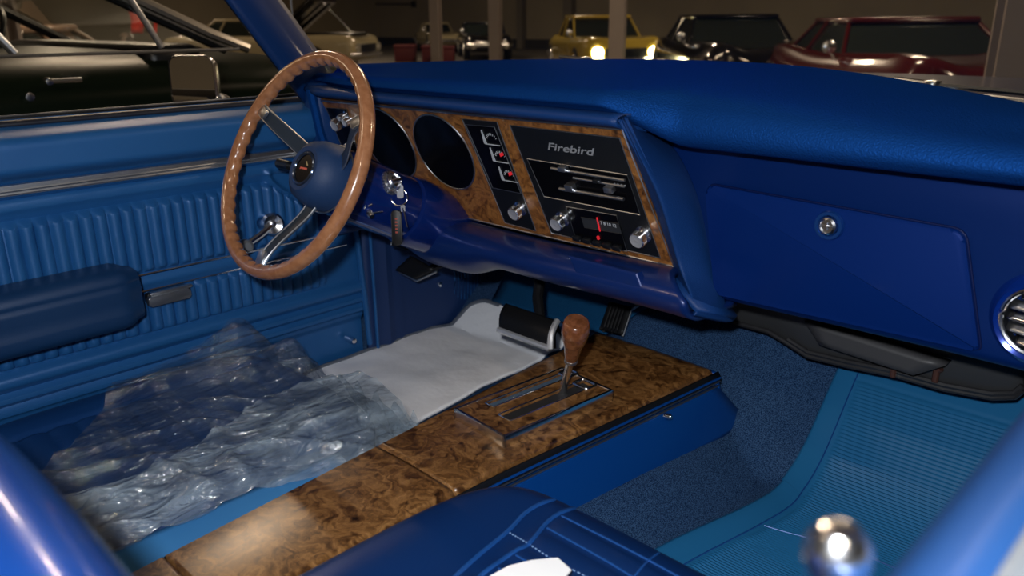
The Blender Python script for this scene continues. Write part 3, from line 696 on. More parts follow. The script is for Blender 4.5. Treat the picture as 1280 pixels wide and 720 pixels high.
# cluster pod side, facing the passenger
ridge = [at(777, 147, 'y', .213), at(800, 195, 'y', .238), at(826, 251, 'y', .268), at(848, 329, 'y', .305), at(862, 365, 'y', .295), at(869, 390, 'y', .27)]
inner = [at(776, 158, 'y', .25), at(794, 200, 'y', .262), at(817, 258, 'y', .290), at(843, 333, 'y', .335), at(850, 362, 'y', .33), at(858, 386, 'y', .30)]
rear = [at(812, 158, 'y', .375), at(846, 190, 'y', .375), at(874, 250, 'y', .375), at(893, 335, 'y', .375), at(905, 372, 'y', .375), at(917, 401, 'y', .375)]
def pod(u, v):
    i = cr(inner, u); r = cr(ridge, u); b = cr(rear, u)
    m = r.lerp(b, .5)+V((.006, -.004, 0))
    P = [i, i.lerp(r, .6), r, r.lerp(m, .35)+V((.002, -.001, 0)), m, m.lerp(b, .6)+V((.002, -.002, 0)), b]
    return cr(P, v)
bm = BM(); grid(bm, pod, 40, 36); finish('pod_side', bm, PODM, dash, mods=[SOL(.008, -1)], out=(1, -.3, 0), label='grained vinyl side of the instrument pod')
bm = BM(); vv = [bm.verts.new(p) for p in (ridge[-1], rear[-1], rear[-1]+V((-.10, .1, .01)), ridge[-1]+V((-.10, .06, .02)))]; bm.faces.new(vv); finish('pod_bottom', bm, PODM, dash, mods=[SOL(.01)])
# lower dash
def lowd(u, v):
    x = -.69+(.872+.062*ss(.10, .55, v))*u
    hump = .030*math.exp(-((x+.31)/.11)**4)
    P = [(.345, .698), (.326, .7035), (.29, .705), (.264, .698), (.251, .683-hump*.2), (.258, .662-hump*.7), (.285, .646-hump), (.34, .640-hump), (.40, .64-hump)]
    p = cr([(a, b, 0) for a, b in P], v); return V((x, p.x, p.y+.006*ss(-.1, .2, x)))
bm = BM(); grid(bm, lowd, 90, 30); finish('lower_dash', bm, mat('lower_dash_paint', (.004, .022, .13), .34, .2, (300, .08), coat=.3), dash, mods=[SOL(.01)], out=(0, -1, 0))
# ashtray
a0 = [at(714, 318, 'y', .262), at(800, 340, 'y', .262), at(812, 370, 'y', .262), at(726, 346, 'y', .262)]
bm = BM(); q = [(p.x, p.z) for p in a0]; M = frameXY((0, .262, 0), (1, 0, 0), (0, 0, 1))
prism(bm, [q[3], q[2], q[1], q[0]], M, -.005, .0095, .004, 3); finish('ashtray', bm, MATS['lower_dash_paint'], dash, label='closed ashtray drawer', sharp=12)
# left end of the cluster
bm = BM(); box(bm, (-.715, .24, .62), (-.655, .36, .95), .015, 3); finish('dash_end_pad', bm, PODM, dash)
bm = BM(); tube(bm, [(-.662, .232, .94), (-.66, .245, .85), (-.655, .29, .70)], .010, 8); finish('dash_end_bead', bm, PAD, dash)
# metal passenger side
def pas(u, v):
    x = .08+.66*u
    P = [(.34, .91), (.372, .898), (.373, .85), (.371, .75), (.366, .69), (.368, .672), (.385, .664), (.43, .664)]
    p = cr([(a, b, 0) for a, b in P], v); sweep = .0
    return V((x, p.x-.03*ss(.45, .8, x)*0, p.y-.010*(1-ss(.1, .6, x))*ss(.3, 1, v)))
bm = BM(); grid(bm, pas, 50, 40); finish('passenger_panel', bm, PAINT, dash, mods=[SOL(.008)], out=(0, -1, 0))
# glove box door
G = [at(885, 229, 'y', .366), at(1208, 287, 'y', .366), at(1227, 438, 'y', .366), at(897, 366, 'y', .366)]
def gl(u, v):
    a = G[0].lerp(G[1], u).lerp(G[3].lerp(G[2], u), v); return a
pts = []
rr = .016
def corner(P, A, B, r=rr, n=6):
    a = P+(A-P).normalized()*r; b = P+(B-P).normalized()*r
    return [(1-t)**2*a+2*t*(1-t)*P+t*t*b for t in [k/n for k in range(n+1)]]
for i in (0, 1, 2, 3): pts += corner(G[i], G[i-1], G[(i+1) % 4], rr if i in (0, 1) else .008)
bm = BM(); M = frameXY((0, .366, 0), (1, 0, 0), (0, 0, 1)); q = [(p.x, p.z) for p in pts][::-1]
prism(bm, q, M, -.004, .010, .005, 4); gb = finish('glove_box_door', bm, mat('glove_paint', (.001, .021, .15), .36, .35, (7, .03), coat=.05, spec=.25), dash, label='raised metal glove box door', sharp=12)
bm = BM(); tube(bm, [V((p.x, .3655, p.z)) for p in pts], .0016, 6, closed=True, up=(0, 1, 0)); finish('door_gap', bm, mat('gap_paint', (.001, .006, .05), .4), gb)
c = at(1036, 282, 'y', .352); M = frame(c, (0, -1, 0)); bm = BM(); lathe(bm, [(.020, -.002), (.0185, .003), (.0145, .003), (.0125, -.001)], M, 32); finish('lock_bezel', bm, mat('bezel_paint', (.01, .07, .3), .2, .6, coat=.8), gb)
bm = BM(); lathe(bm, [(.0125, 0), (.012, .006), (.009, .008), (.0085, .005), (0, .005)], M, 28); box(bm, (-.001, -.005, .005), (.001, .005, .0085), M=M); box(bm, (-.007, -.001, .005), (.007, .001, .0075), M=M); finish('glove_lock', bm, CHROME, gb)
# small specular screw above
# right air vent
c = at(1299, 404, 'y', .352); M = frame(c, (-.10, -1, .0)) @ Matrix.Scale(.93, 4); bm = BM()
lathe(bm, [(.062, -.012), (.056, .000), (.050, .006), (.046, .004), (.043, -.004)], M, 44); vt = finish('air_vent', bm, mat('vent_paint', (.003, .03, .26), .2, .4, coat=.8), dash, label='round air vent at the right end')
bm = BM(); P = [M @ V((.043*cos(2*pi*k/44), .043*sin(2*pi*k/44), .001)) for k in range(44)]; tube(bm, P, .003, 8, closed=True); finish('vent_ring', bm, CHROME, vt)
bm = BM(); lathe(bm, [(.043, -.004), (.038, -.02), (0, -.022)], M, 40); finish('vent_throat', bm, BLACK, vt)
for k in (-2, -1, 0, 1, 2):
    w = sqrt(.040**2-(k*.015)**2); bm = BM(); grid(bm, lambda u, v: M @ V(((2*u-1)*w, k*.015+.010*(v-.5), -.004-.010*v+.004*cos(pi*(u-.5)))), 8, 3); finish('vent_louver', bm, CHROME if k % 2 == 0 else DCHROME, vt, mods=[SOL(.0015)])
# dark underside of the dash
bm = BM(); box(bm, (-.70, .42, .655), (.72, .95, .70)); finish('dash_underside', bm, DARK, dash, smooth=False)
# heater case below the passenger side
hb = thing('heater_box', 'black heater case under the passenger side of the dashboard', 'heater', (.4, .6, .5))
Hp = [(918, 404), (960, 415), (985, 430), (1010, 446), (1060, 458), (1120, 470), (1180, 487), (1240, 498), (1268, 497), (1279, 488)]
H3 = [at(px, py, 'y', .60) for px, py in Hp]
def hbf(u, v):
    p = cr(H3, u); top = .665
    if v < .5: return V((p.x, .60-.02*sin(v*2*pi), top+(p.z-top)*(v/.5)))
    return V((p.x, .60+.30*(v-.5)/.5, p.z+.01*(v-.5)))
bm = BM(); grid(bm, hbf, 60, 24); finish('case', bm, HEATER, hb, mods=[SOL(.01)])
bm = BM(); tube(bm, [at(px, py-6, 'y', .59) for px, py in Hp[2:]], .005, 8); tube(bm, [at(px, py-1, 'y', .592) for px, py in Hp], .005, 8); finish('case_flange', bm, mat('flange', (.02, .02, .022), .35), hb)
bm = BM(); grid(bm, lambda u, v: (at(1015, 395, 'y', .575).lerp(at(1190, 450, 'y', .575), u)).lerp(at(1034, 425, 'y', .575).lerp(at(1150, 462, 'y', .575), u), v), 8, 4); finish('duct_panel', bm, mat('duct_plastic', (.045, .045, .048), .5, 0, (80, .3)), hb, mods=[SOL(.03)])
for (px, py) in ((1117, 462), (1170, 468)):
    a = at(px, py, 'y', .58); bm = BM(); tube(bm, [a+V((0, 0, .01)), a-V((0, 0, .012))], .005, 10); tube(bm, [a+V((0, 0, .01)), a+V((.004, 0, .014))], .008, 10); finish('case_clip', bm, mat('clip', (.06, .025, .018), .4), hb)

# =================================================================== STEERING COLUMN AND WHEEL
WT = radians(27); WC = V((-.36, 0, .85)); WU = V((1, 0, 0)); WV = V((0, sin(WT), cos(WT))); WN = V((0, -cos(WT), sin(WT)))
WM = frameXY(WC, WU, WV)          # local z = WN
col = thing('steering_column', 'glossy dark blue steering column running into the dashboard', 'steering column', WC-WN*.25)
bm = BM()
R0 = .060
prof = [(0, -.085), (.048, -.085), (.056, -.088), (R0, -.10), (R0+.001, -.235), (R0+.0005, -.24), (R0-.004, -.243), (R0+.003, -.247), (R0+.007, -.26), (R0+.007, -.36), (R0-.002, -.375), (R0-.002, -.45), (0, -.45)]
lathe(bm, prof, WM, 56); finish('column_shroud', bm, COLPAINT, col)
def hit_cyl(px, py, R):
    d = ray(px, py); o = CP-WC; dd = d-WN*d.dot(WN); oo = o-WN*o.dot(WN)
    A = dd.dot(dd); B = 2*dd.dot(oo); C = oo.dot(oo)-R*R; t = (-B-sqrt(max(0, B*B-4*A*C)))/(2*A)
    p = CP+d*t; q = p-WC; n = (q-WN*q.dot(WN)).normalized(); return p, n
p, n = hit_cyl(488, 229, R0); M = frame(p, n)
bm = BM(); lathe(bm, [(.021, -.004), (.021, .004), (.019, .007), (.016, .006)], M, 28)
for k in range(24):
    a = 2*pi*k/24; tube(bm, [M @ V((.0205*cos(a), .0205*sin(a), -.002)), M @ V((.0195*cos(a), .0195*sin(a), .006))], .0018, 5)
lk = finish('ignition_bezel', bm, CHROME, col)
bm = BM(); lathe(bm, [(.017, .002), (.016, .012), (.012, .016), (.010, .012), (0, .012)], M, 24); tube(bm, [M @ V((-.013, 0, .014)), M @ V((.013, 0, .014))], .004, 8); finish('ignition_lock', bm, CHROME, lk)
keyp = M @ V((.004, -.016, .012))
p, n = hit_cyl(461, 264, R0); M2 = frame(p, n)
bm = BM(); lathe(bm, [(.006, -.003), (.006, .012), (.004, .015), (0, .015)], M2, 16); tube(bm, [M2 @ V((.004, 0, .006)), M2 @ V((.024, -.001, .004))], .0015, 6); tube(bm, [M2 @ V((-.003, .012, .001)), M2 @ V((.004, .016, .001))], .0018, 6); tube(bm, [M2 @ V((-.010, .008, .001)), M2 @ V((-.008, .016, .001))], .0015, 6); finish('hazard_knob', bm, CHROME, col)
# seam on shroud
bm = BM(); ang = radians(-62)
tube(bm, [WM @ V(((R0+.001)*cos(ang), (R0+.001)*sin(ang), -.10)), WM @ V(((R0+.001)*cos(ang), (R0+.001)*sin(ang), -.235))], .0012, 6); finish('shroud_seam', bm, mat('seam_light', (.08, .12, .25), .4), col)
# turn lever at the left
bm = BM(); a = WM @ V((-.05, .01, -.10)); tube(bm, [a, at(352, 205, 'y', .09)], [.005, .005], 8); b = at(352, 205, 'y', .09); tube(bm, [b+V((.03, 0, 0)), b-V((.008, 0, .0))], [.009, .010], 12); finish('turn_lever', bm, BLACK, col)

# keys
kt = thing('key_ring', 'car keys with a black leather fob hanging from the ignition', 'keys', keyp)
bm = BM(); M = frame(keyp+V((0, -.003, -.014)), (.7, -.7, .2)); tube(bm, [M @ V((.0145*cos(2*pi*k/24), .0145*sin(2*pi*k/24), 0)) for k in range(24)], .0012, 6, closed=True); finish('ring', bm, CHROME, kt)
bm = BM(); M = frame(keyp+V((0, 0, -.004)), (.7, -.7, .1)); prism(bm, rrect(-.006, -.012, .006, .012, .004), M, -.001, .001); finish('ignition_key', bm, CHROME, kt)
c = at(496, 284, 'y', keyp.y-.01); M = frame(c, (.7, -.7, .1)); bm = BM(); prism(bm, rrect(-.009, -.032, .009, .030, .006), M, -.004, .004, .0015); fb = finish('leather_fob', bm, RUBBER, kt)
bm = BM()
for k in range(5): box(bm, (-.002, -.008+.006*k-.002, .004), (.002, -.008+.006*k+.001, .0045), M=M)
finish('fob_print', bm, mat('fob_red', (.3, .03, .01), .5), fb, label='small faint red marks')
bm = BM(); a = keyp+V((.004, 0, -.028)); b = at(509, 284, 'y', keyp.y-.015); tube(bm, [a, b], [.002, .0012], 6); M = frame(a.lerp(b, .15), (.7, -.7, .1)); prism(bm, rrect(-.004, -.006, .004, .006, .002), M, -.001, .001); finish('spare_key', bm, CHROME, kt)

sw = thing('steering_wheel', 'three spoke steering wheel with glossy wooden rim', 'steering wheel', WC)
bm = BM(); NR = 240; nr = 18; R1 = .185
def rim(u, v):
    th = 2*pi*u; a = 2*pi*v
    inn = max(0, cos(a-radians(200)))       # inner / back side
    r = .0120+.0016*inn*cos(46*th)
    rad = R1+r*cos(a); z = r*1.05*sin(a)
    return WM @ V((rad*cos(th), rad*sin(th), z))
grid(bm, rim, NR, nr, True, True); finish('wood_rim', bm, RIM, sw, sharp=80)
bm = BM(); prof = [(0, -.028), (.028, -.028), (.031, -.022), (.038, -.0215), (.050, -.030), (.057, -.048), (.060, -.070), (.058, -.083), (.045, -.088), (0, -.088)]
lathe(bm, prof, WM, 48); finish('hub', bm, HUBM, sw)
bm = BM(); lathe(bm, [(0, -.0235), (.025, -.0235), (.025, -.028)], WM, 36); em = finish('emblem', bm, GAUGE, sw)
bm = BM(); tube(bm, [WM @ V((.027*cos(2*pi*k/40), .027*sin(2*pi*k/40), -.0235)) for k in range(40)], .0032, 8, closed=True); finish('emblem_ring', bm, mat('blue_chrome', (.10, .14, .22), .25, .9), em)
bm = BM(); 
for k in range(7): tube(bm, [WM @ V((-.010+.003*k, -.002+.001*(k % 2), -.0230)), WM @ V((-.009+.003*k, .0015, -.0230))], .0009, 5)
finish('emblem_script', bm, mat('emblem_red', (.6, .12, .08), .4), em)
bm = BM(); tube(bm, [WM @ V((.002, .012, -.0230)), WM @ V((.008, .006, -.0230))], .0012, 6); finish('emblem_mark', bm, mat('emblem_gold', (.8, .6, .3), .3, .5), em)
for ang in (31, 151, 271):
    A = radians(ang); e = V((cos(A), sin(A), 0)); pp = V((-sin(A), cos(A), 0)); bm = BM()
    def sp(u, v, s=1):
        r = .045+.134*u; w = .0145-.0035*u; z = -.060+.060*ss(0, 1, u)**.9 - .002
        return WM @ (e*r+pp*w*(2*v-1)+V((0, 0, z+.0015*(abs(2*v-1) > .8))))
    grid(bm, sp, 20, 10); o = finish('spoke', bm, SPOKEM, sw, mods=[SOL(.003)])
    for sd in (-1, 1):
        bm = BM(); tube(bm, [sp(k/12, .5+.5*sd)+WN*.001 for k in range(13)], .0013, 6); finish('spoke_edge', bm, DCHROME, o)
    bm = BM(); prism(bm, rrect(.150, -.009, .176, .009, .004), WM @ Matrix.Rotation(A, 4, 'Z'), -.002, .0035, .001); finish('spoke_end', bm, DCHROME, o)
bm = BM(); tube(bm, [WM @ V((.0605*cos(2*pi*k/48), .0605*sin(2*pi*k/48), -.078)) for k in range(48)], .0016, 6, closed=True); finish('hub_trim', bm, DCHROME, sw)

# =================================================================== PEDALS
bp_ = thing('brake_pedal', 'wide black brake pedal with bright metal rim', 'pedal', (-.2, .38, .5))
Q = [at(632, 379, 'y', .385), at(698, 402, 'y', .385), at(689, 437, 'y', .35), at(624, 413, 'y', .35)]
Q3 = lambda u, v: Q[0].lerp(Q[1], u).lerp(Q[3].lerp(Q[2], u), v)
nrm = (Q[1]-Q[0]).cross(Q[3]-Q[0]).normalized(); nrm = nrm if nrm.dot(CP-Q[0]) > 0 else -nrm
bm = BM(); grid(bm, lambda u, v: Q3(u, v)+nrm*(.010*sin(pi*v)+.004*sin(pi*u)), 16, 16); finish('pad', bm, RUBBER, bp_, mods=[SOL(.016)])
bm = BM(); tube(bm, [Q3(k/8, 1.0)+nrm*.004 for k in range(9)]+[Q3(1, 1-k/6)+nrm*(.004+.008*sin(pi*k/6)) for k in range(7)], .0062, 8); finish('bright_rim', bm, KNOBF, bp_, label='bright lower and right edge')
bm = BM(); tube(bm, [Q3(.62, .3)-nrm*.02, at(672, 372, 'y', .42), at(674, 356, 'y', .44), at(672, 335, 'y', .45)], [.010, .011, .011, .011], 10); finish('arm', bm, RUBBER, bp_)
ap = thing('accelerator_pedal', 'narrow black accelerator pedal with chrome edges', 'pedal', (-.13, .6, .45))
Q = [at(766, 380, 'y', .60), at(789, 386, 'y', .60), at(778, 420, 'y', .56), at(754, 414, 'y', .56)]
nrm = (Q[1]-Q[0]).cross(Q[3]-Q[0]).normalized(); nrm = nrm if nrm.dot(CP-Q[0]) > 0 else -nrm
Qa = lambda u, v: Q[0].lerp(Q[1], u).lerp(Q[3].lerp(Q[2], u), v)
bm = BM(); grid(bm, lambda u, v: Qa(u, v)+nrm*.002*abs(sin(6*pi*u)), 24, 6); finish('pad', bm, RUBBER, ap, mods=[SOL(.01)])
bm = BM(); tube(bm, [Qa(0, 1), Qa(0, 0), Qa(1, 0), Qa(1, 1)], .0028, 8); tube(bm, [Qa(.5, 1)+nrm*.002, Qa(.5, .15)+nrm*.002], .0015, 8); finish('bright_rim', bm, KNOBF, ap)
bm = BM(); tube(bm, [Qa(.9, .1), Qa(.9, .1)+V((.02, .03, .02)), Qa(.9, .1)+V((.05, .12, .1))], .004, 8); finish('arm', bm, DCHROME, ap)
pb = thing('parking_brake_pedal', 'small black parking brake pedal beside the kick panel', 'pedal', (-.6, .5, .5))
Q = [at(518, 321, 'y', .44), at(546, 338, 'y', .44), at(521, 350, 'y', .42), at(499, 339, 'y', .42)]
Qb = lambda u, v: Q[0].lerp(Q[1], u).lerp(Q[3].lerp(Q[2], u), v)
bm = BM(); grid(bm, Qb, 6, 6); finish('pad', bm, RUBBER, pb, mods=[SOL(.014)])
bm = BM(); tube(bm, [Qb(0, 1)-V((0, 0, .002)), Qb(1, 1)-V((0, 0, .002)), Qb(1, .0)-V((0, 0, .002))], .0028, 8); finish('bright_edge', bm, DCHROME, pb)
bm = BM(); a = Qb(.6, .3); tube(bm, [a-V((0, -.01, .01)), at(560, 325, 'y', .50), at(585, 305, 'y', .52)], [.009, .010, .010], 8); finish('arm', bm, BLACK, pb)
hr = thing('hood_release', 'small bright release lever under the dashboard by the keys', 'lever', at(520, 308, 'y', .33))
bm = BM(); a = at(520, 302, 'y', .33); b = at(521, 313, 'y', .33); c = at(538, 306, 'y', .35); tube(bm, [a, b], .004, 8); tube(bm, [b, c], .0035, 8); tube(bm, [c, c+V((.0, .06, .03))], .004, 8); finish('lever', bm, CHROME, hr)
bm = BM(); a = at(491, 305, 'y', .33); b = at(508, 311, 'y', .34); tube(bm, [a, b], [.005, .005], 8); tube(bm, [b, b+V((0, .06, .03))], .004, 8); finish('knob', bm, BLACK, hr)
bm = BM(); lathe(bm, [(0, .003), (.004, .002), (.0045, 0)], frame(a, (.5, -1, .2)), 10); finish('knob_cap', bm, BRIGHT, hr)

# =================================================================== CENTER CONSOLE
con = thing('center_console', 'long burl wood center console with blue metal sides', 'console', (.05, 0, .3))
def cl(y): return .5*(-.010-.034*0)+(-.068+.005)-.090*(y-.0)*1.0 if False else (-.067-.092*y)   # left edge x
def crr(y): return .122+.078*y*(1 if y > 0 else .25)
ZC = .48
yE = .50
front_l = at(741, 407, 'z', ZC); front_r = at(893, 461, 'z', ZC)
front_l.y -= .0
def ctop(u, v):
    y = -.62+u*(0+.62+yE) ; 
    l = cl(y); r = crr(y); x = l+(r-l)*v
    crown = .006*(1-(2*v-1)**2) - .004
    return V((x, y, ZC+crown-.0*abs(2*v-1)**8))
def seg(y0, y1, name, lab=None):
    def f(u, v):
        y = y0+(y1-y0)*u; l = cl(y); r = crr(y); e = abs(2*v-1)
        z = ZC+.003*(1-(2*v-1)**2)-.006*ss(.93, 1, e)
        if y1 > .45: z -= .006*ss(.97, 1.0, u)
        return V((l+(r-l)*v, y, z))
    bm = BM(); grid(bm, f, 60, 24); return finish(name, bm, CWOOD, con, mods=[SOL(.016)], label=lab)
seg(-.408, -.0835, 'wood_top'); seg(-.0805, yE, 'wood_top'); seg(-.62, -.411, 'wood_top')
# rails below the wood, body and sides
def rail(side, x_off, z0, z1, m, name, dx=.004, lab=None):
    def f(u, v):
        y = -.62+(.62+yE+.004)*u; x = crr(y) if side > 0 else cl(y)
        return V((x+side*(x_off+dx*sin(pi*v)), y, z1+(z0-z1)*v))
    bm = BM(); grid(bm, f, 30, 8); return finish(name, bm, m, con, mods=[SOL(.004)], label=lab)
for sd in (1, -1):
    rail(sd, .001, .452, .474, BLACK, 'black_rail', .006, 'black side rail with bright line')
    bm = BM()
    tube(bm, [V(((crr(y) if sd > 0 else cl(y))+sd*.009, y, .4585)) for y in [-.62+.056*k for k in range(21)]], .0014, 6)
    tube(bm, [V(((crr(y) if sd > 0 else cl(y))+sd*.006, y, .449)) for y in [-.62+.056*k for k in range(21)]], .0020, 6)
    finish('bright_bead', bm, DCHROME, con)
    bm = BM(); tube(bm, [V(((crr(y) if sd > 0 else cl(y))+sd*.0085, y, .4645)) for y in [-.62+.056*k for k in range(21)]], .0022, 6)
    finish('blue_stripe', bm, CSIDE, con)
def side(u, v, sd=1):
    fy = yE+.085*v
    y = -.62+(.62+fy)*u; x = (crr(min(y, yE)) if sd > 0 else cl(min(y, yE)))
    return V((x+sd*(.004+.022*v), y, .449-.095*v))
bm = BM(); grid(bm, side, 40, 12); finish('side_panel', bm, CSIDE, con, mods=[SOL(.008)], label='bright blue metal side')
bm = BM(); grid(bm, lambda u, v: side(u, v, -1), 40, 12); finish('side_panel', bm, CSIDE, con, mods=[SOL(.008)])
bm = BM(); grid(bm, lambda u, v: side(1, v, -1).lerp(side(1, v, 1), u) if v > 0 else V((cl(yE)+(crr(yE)-cl(yE))*u, yE, .474)), 10, 8); finish('front_panel', bm, CSIDE, con, mods=[SOL(.008)])
a = at(835, 520, 'x', .168); bm = BM(); lathe(bm, [(0, .004), (.003, .003), (.005, 0), (.005, -.01)], frame(a+V((.004, 0, 0)), (1, 0, .2)), 14); finish('screw', bm, CHROME, con)
# shifter plate
ZP = .500
S = [at(567, 511, 'z', ZP), at(630, 547, 'z', ZP), at(760, 485, 'z', ZP), at(697, 452, 'z', ZP)]
S[3] = S[0]+(S[2]-S[1])
ex = (S[1]-S[0]).normalized(); ey = (S[3]-S[0]).normalized(); SW = (S[1]-S[0]).length; SL = (S[3]-S[0]).length
SM = frameXY(S[0], ex, V((0, 0, 1)).cross(ex))
def plate_with_slots(z0, z1, outer, slots, name, m, par):
    """plate in plan with rectangular slots, made of strips"""
    bm = BM(); xs = sorted({outer[0], outer[2]} | {s[0] for s in slots} | {s[2] for s in slots}); ys = sorted({outer[1], outer[3]} | {s[1] for s in slots} | {s[3] for s in slots})
    vert = {}
    def vv(x, y, z):
        k = (round(x, 5), round(y, 5), round(z, 5))
        if k not in vert: vert[k] = bm.verts.new(SM @ V((x, y, z)))
        return vert[k]
    def cell(i, j):
        if i < 0 or j < 0 or i >= len(xs)-1 or j >= len(ys)-1: return False
        cx, cy = (xs[i]+xs[i+1])/2, (ys[j]+ys[j+1])/2
        return not any(s[0] < cx < s[2] and s[1] < cy < s[3] for s in slots)
    for i in range(len(xs)-1):
        for j in range(len(ys)-1):
            if not cell(i, j): continue
            x0, x1, y0, y1 = xs[i], xs[i+1], ys[j], ys[j+1]
            bm.faces.new((vv(x0, y0, z1), vv(x1, y0, z1), vv(x1, y1, z1), vv(x0, y1, z1))); bm.faces.new((vv(x0, y1, z0), vv(x1, y1, z0), vv(x1, y0, z0), vv(x0, y0, z0)))
            for (di, dj, a, b) in ((-1, 0, (x0, y1), (x0, y0)), (1, 0, (x1, y0), (x1, y1)), (0, -1, (x0, y0), (x1, y0)), (0, 1, (x1, y1), (x0, y1))):
                if not cell(i+di, j+dj): bm.faces.new((vv(*a, z0), vv(*b, z0), vv(*b, z1), vv(*a, z1)))
    return finish(name, bm, m, par, smooth=False)
sl1 = (.018, .050, .036, .232); sl2 = (.062, .040, .088, .222)
h = ZP-ZC
plate_with_slots(-.012, .0, (.004, .004, SW-.004, SL-.004), [sl1, sl2], 'shifter_plate', CWOOD, con)
bm = BM(); M = SM
for (x0, y0, x1, y1) in ((0, 0, SW, .005), (0, SL-.005, SW, SL), (0, 0, .005, SL), (SW-.005, 0, SW, SL)): box(bm, (x0, y0, -.019), (x1, y1, .0015), .0012, M=M)
finish('plate_frame', bm, CHROME, con, label='chrome frame of the shifter plate')
for s, m, nm in ((sl1, mat('indicator_lens', (.06, .11, .17), .2, 0, coat=.5), 'indicator_window'), (sl2, DARK, 'shift_slot')):
    bm = BM(); box(bm, (s[0], s[1], -.008), (s[2], s[3], -.004), M=M); finish(nm, bm, m, con, smooth=False)
bm = BM()
for s in (sl1, sl2):
    P = [M @ V((x, y, .0005)) for x, y in rrect(s[0]-.001, s[1]-.001, s[2]+.001, s[3]+.001, .002, 2)]; tube(bm, P, .0012, 5, closed=True)
    P = [M @ V((x, y, .0015)) for x, y in rrect(s[0]-.003, s[3]-.022, s[2]+.003, s[3]+.003, .005, 3)]; tube(bm, P, .0022, 6, closed=True)
finish('slot_bezels', bm, CHROME, con)
# lever
base = at(702, 490, 'z', ZP-.005); topk = at(714, 449, 'y', base.y-.02); top2 = at(721, 402, 'y', base.y-.035)
lv = None
bm = BM(); tube(bm, [base-V((0, -.0, .004)), topk], [.0065, .006], 14); lv = finish('shift_lever', bm, CHROME, con)
ax = (top2-topk); L = ax.length; M = frame(topk, ax)
bm = BM(); lathe(bm, [(0, -.001), (.0095, -.001), (.0105, .004), (.0115, .010), (.0145, L*.38), (.019, L*.56), (.0215, L*.74), (.0212, L*.88), (.0185, L*1.0), (.0165, L*1.01), (0, L*.99)], M, 36); kn = finish('shift_knob', bm, KNOBW, lv, sharp=60, label='pear shaped wooden knob')
bm = BM(); lathe(bm, [(.008, -.006), (.0105, -.005), (.0105, 0), (.008, .001)], M, 24); finish('knob_collar', bm, DCHROME, lv)

# =================================================================== FLOOR MATS
fm = thing('floor_mat', 'light blue ribbed rubber mat in the passenger footwell', 'floor mat', (.5, .3, .3))
def mrow(v):
    """left edge x for a given run along the mat"""
    y = -.02+.74*v; return y
def matf(u, v, top=.004, inset=0):
    y = .02+.70*v
    xl = .315-.075*ss(.30, .05, y)+.0*v-.012*ss(.5, .72, y)
    if y < .47: xl = .262+.055*ss(.12, .47, y)
    x = xl+inset+(.70-inset*2-xl)*u
    rc = .03
    z = floorz(max(x, .34), y)
    z = .30+max(0, y-.50)*math.tan(radians(41))*1.0
    if .42 < y < .58: z = .30+.5*((y-.42)/.16)**2*.08*math.tan(radians(41))*2 if y < .58 else z
    if y < .42: z = .30
    lift = .018*math.exp(-((x-xl)/.03)**2)*ss(.75, .5, y)
    z += top+.006+lift+.0007*(sin(y*2*pi/.0055))*(1 if (x-xl > .045 and y < .665) else 0)
    z -= .0015*(groove(x-xl, .038, .003)+groove(y, .672, .003)*(x-xl > .035)+groove(x-xl, .043, .0012))
    return V((x, y, z))
bm = BM()
def mat_round(u, v):
    p = matf(u, v); return p
grid(bm, mat_round, 90, 640); finish('mat_body', bm, MATV, fm, mods=[SOL(.004)], out=(0, 0, 1))
bm = BM(); tube(bm, [matf((.036)/.40, v/40)+V((0, 0, .0012)) for v in range(5, 39)], .0012, 5)
for yy in (.16, .36): tube(bm, [matf(.10+.85*k/20, (yy+.04*sin(pi*k/20)-.02)/.70)+V((0, 0, .001)) for k in range(21)], .0010, 5)
finish('mat_border', bm, PIPE, fm)
# white paper mat on the driver side
bm = BM()
Lp = [(330, 560), (385, 462), (400, 451), (452, 433), (503, 419), (546, 411), (573, 396), (588, 381), (606, 377), (625, 383)]
def zf(px, py):
    """lands the outline on the real footwell surface"""
    d = ray(px, py); t = .4
    for _ in range(4000):
        p = CP+d*t
        if p.z <= floorz(max(p.x, -.655), p.y)+.012: break
        t += .0015
    return p
L3 = [zf(*p) for p in Lp]
R3 = [zf(*p) for p in ((500, 600), (512, 560), (520, 530), (560, 507), (610, 480), (650, 462), (680, 446), (700, 436), (704, 428), (698, 418))]
def wm(u, v):
    a = cr(L3, u).lerp(cr(R3, u), v); a.x = max(a.x, -.690)
    z = floorz(max(a.x, -.655), a.y)+.014+.006*nz(a.x*6+a.y*2, a.y*5, 0, 1)+.004*nz(a.x, a.y, 2, 14)
    return V((a.x, a.y, z))
grid(bm, wm, 70, 40); wmo = thing('cloth_floor_mat', 'white cloth floor mat in the driver footwell', 'floor mat', (-.45, .4, .3))
finish('cloth', bm, WHITE, wmo, mods=[SOL(.006)], out=(0, 0, 1))
bm = BM(); tube(bm, [wm(k/60, 0)+V((0, 0, -.001)) for k in range(61)], .006, 8); finish('felt_edge', bm, FUZZ, wmo, label='fuzzy grey edge')
# lighter blue toe pad behind the pedals
tp = [zf(618, 378), zf(640, 335), zf(820, 380), zf(760, 420)]
bm = BM(); grid(bm, lambda u, v: tp[0].lerp(tp[3], u).lerp(tp[1].lerp(tp[2], u), v)+V((0, -.006, .004)), 10, 10)
tag(finish('toe_board_pad', bm, TOECARP, mods=[SOL(.006)]), 'smooth blue pad on the toe board behind the brake pedal', 'pad')

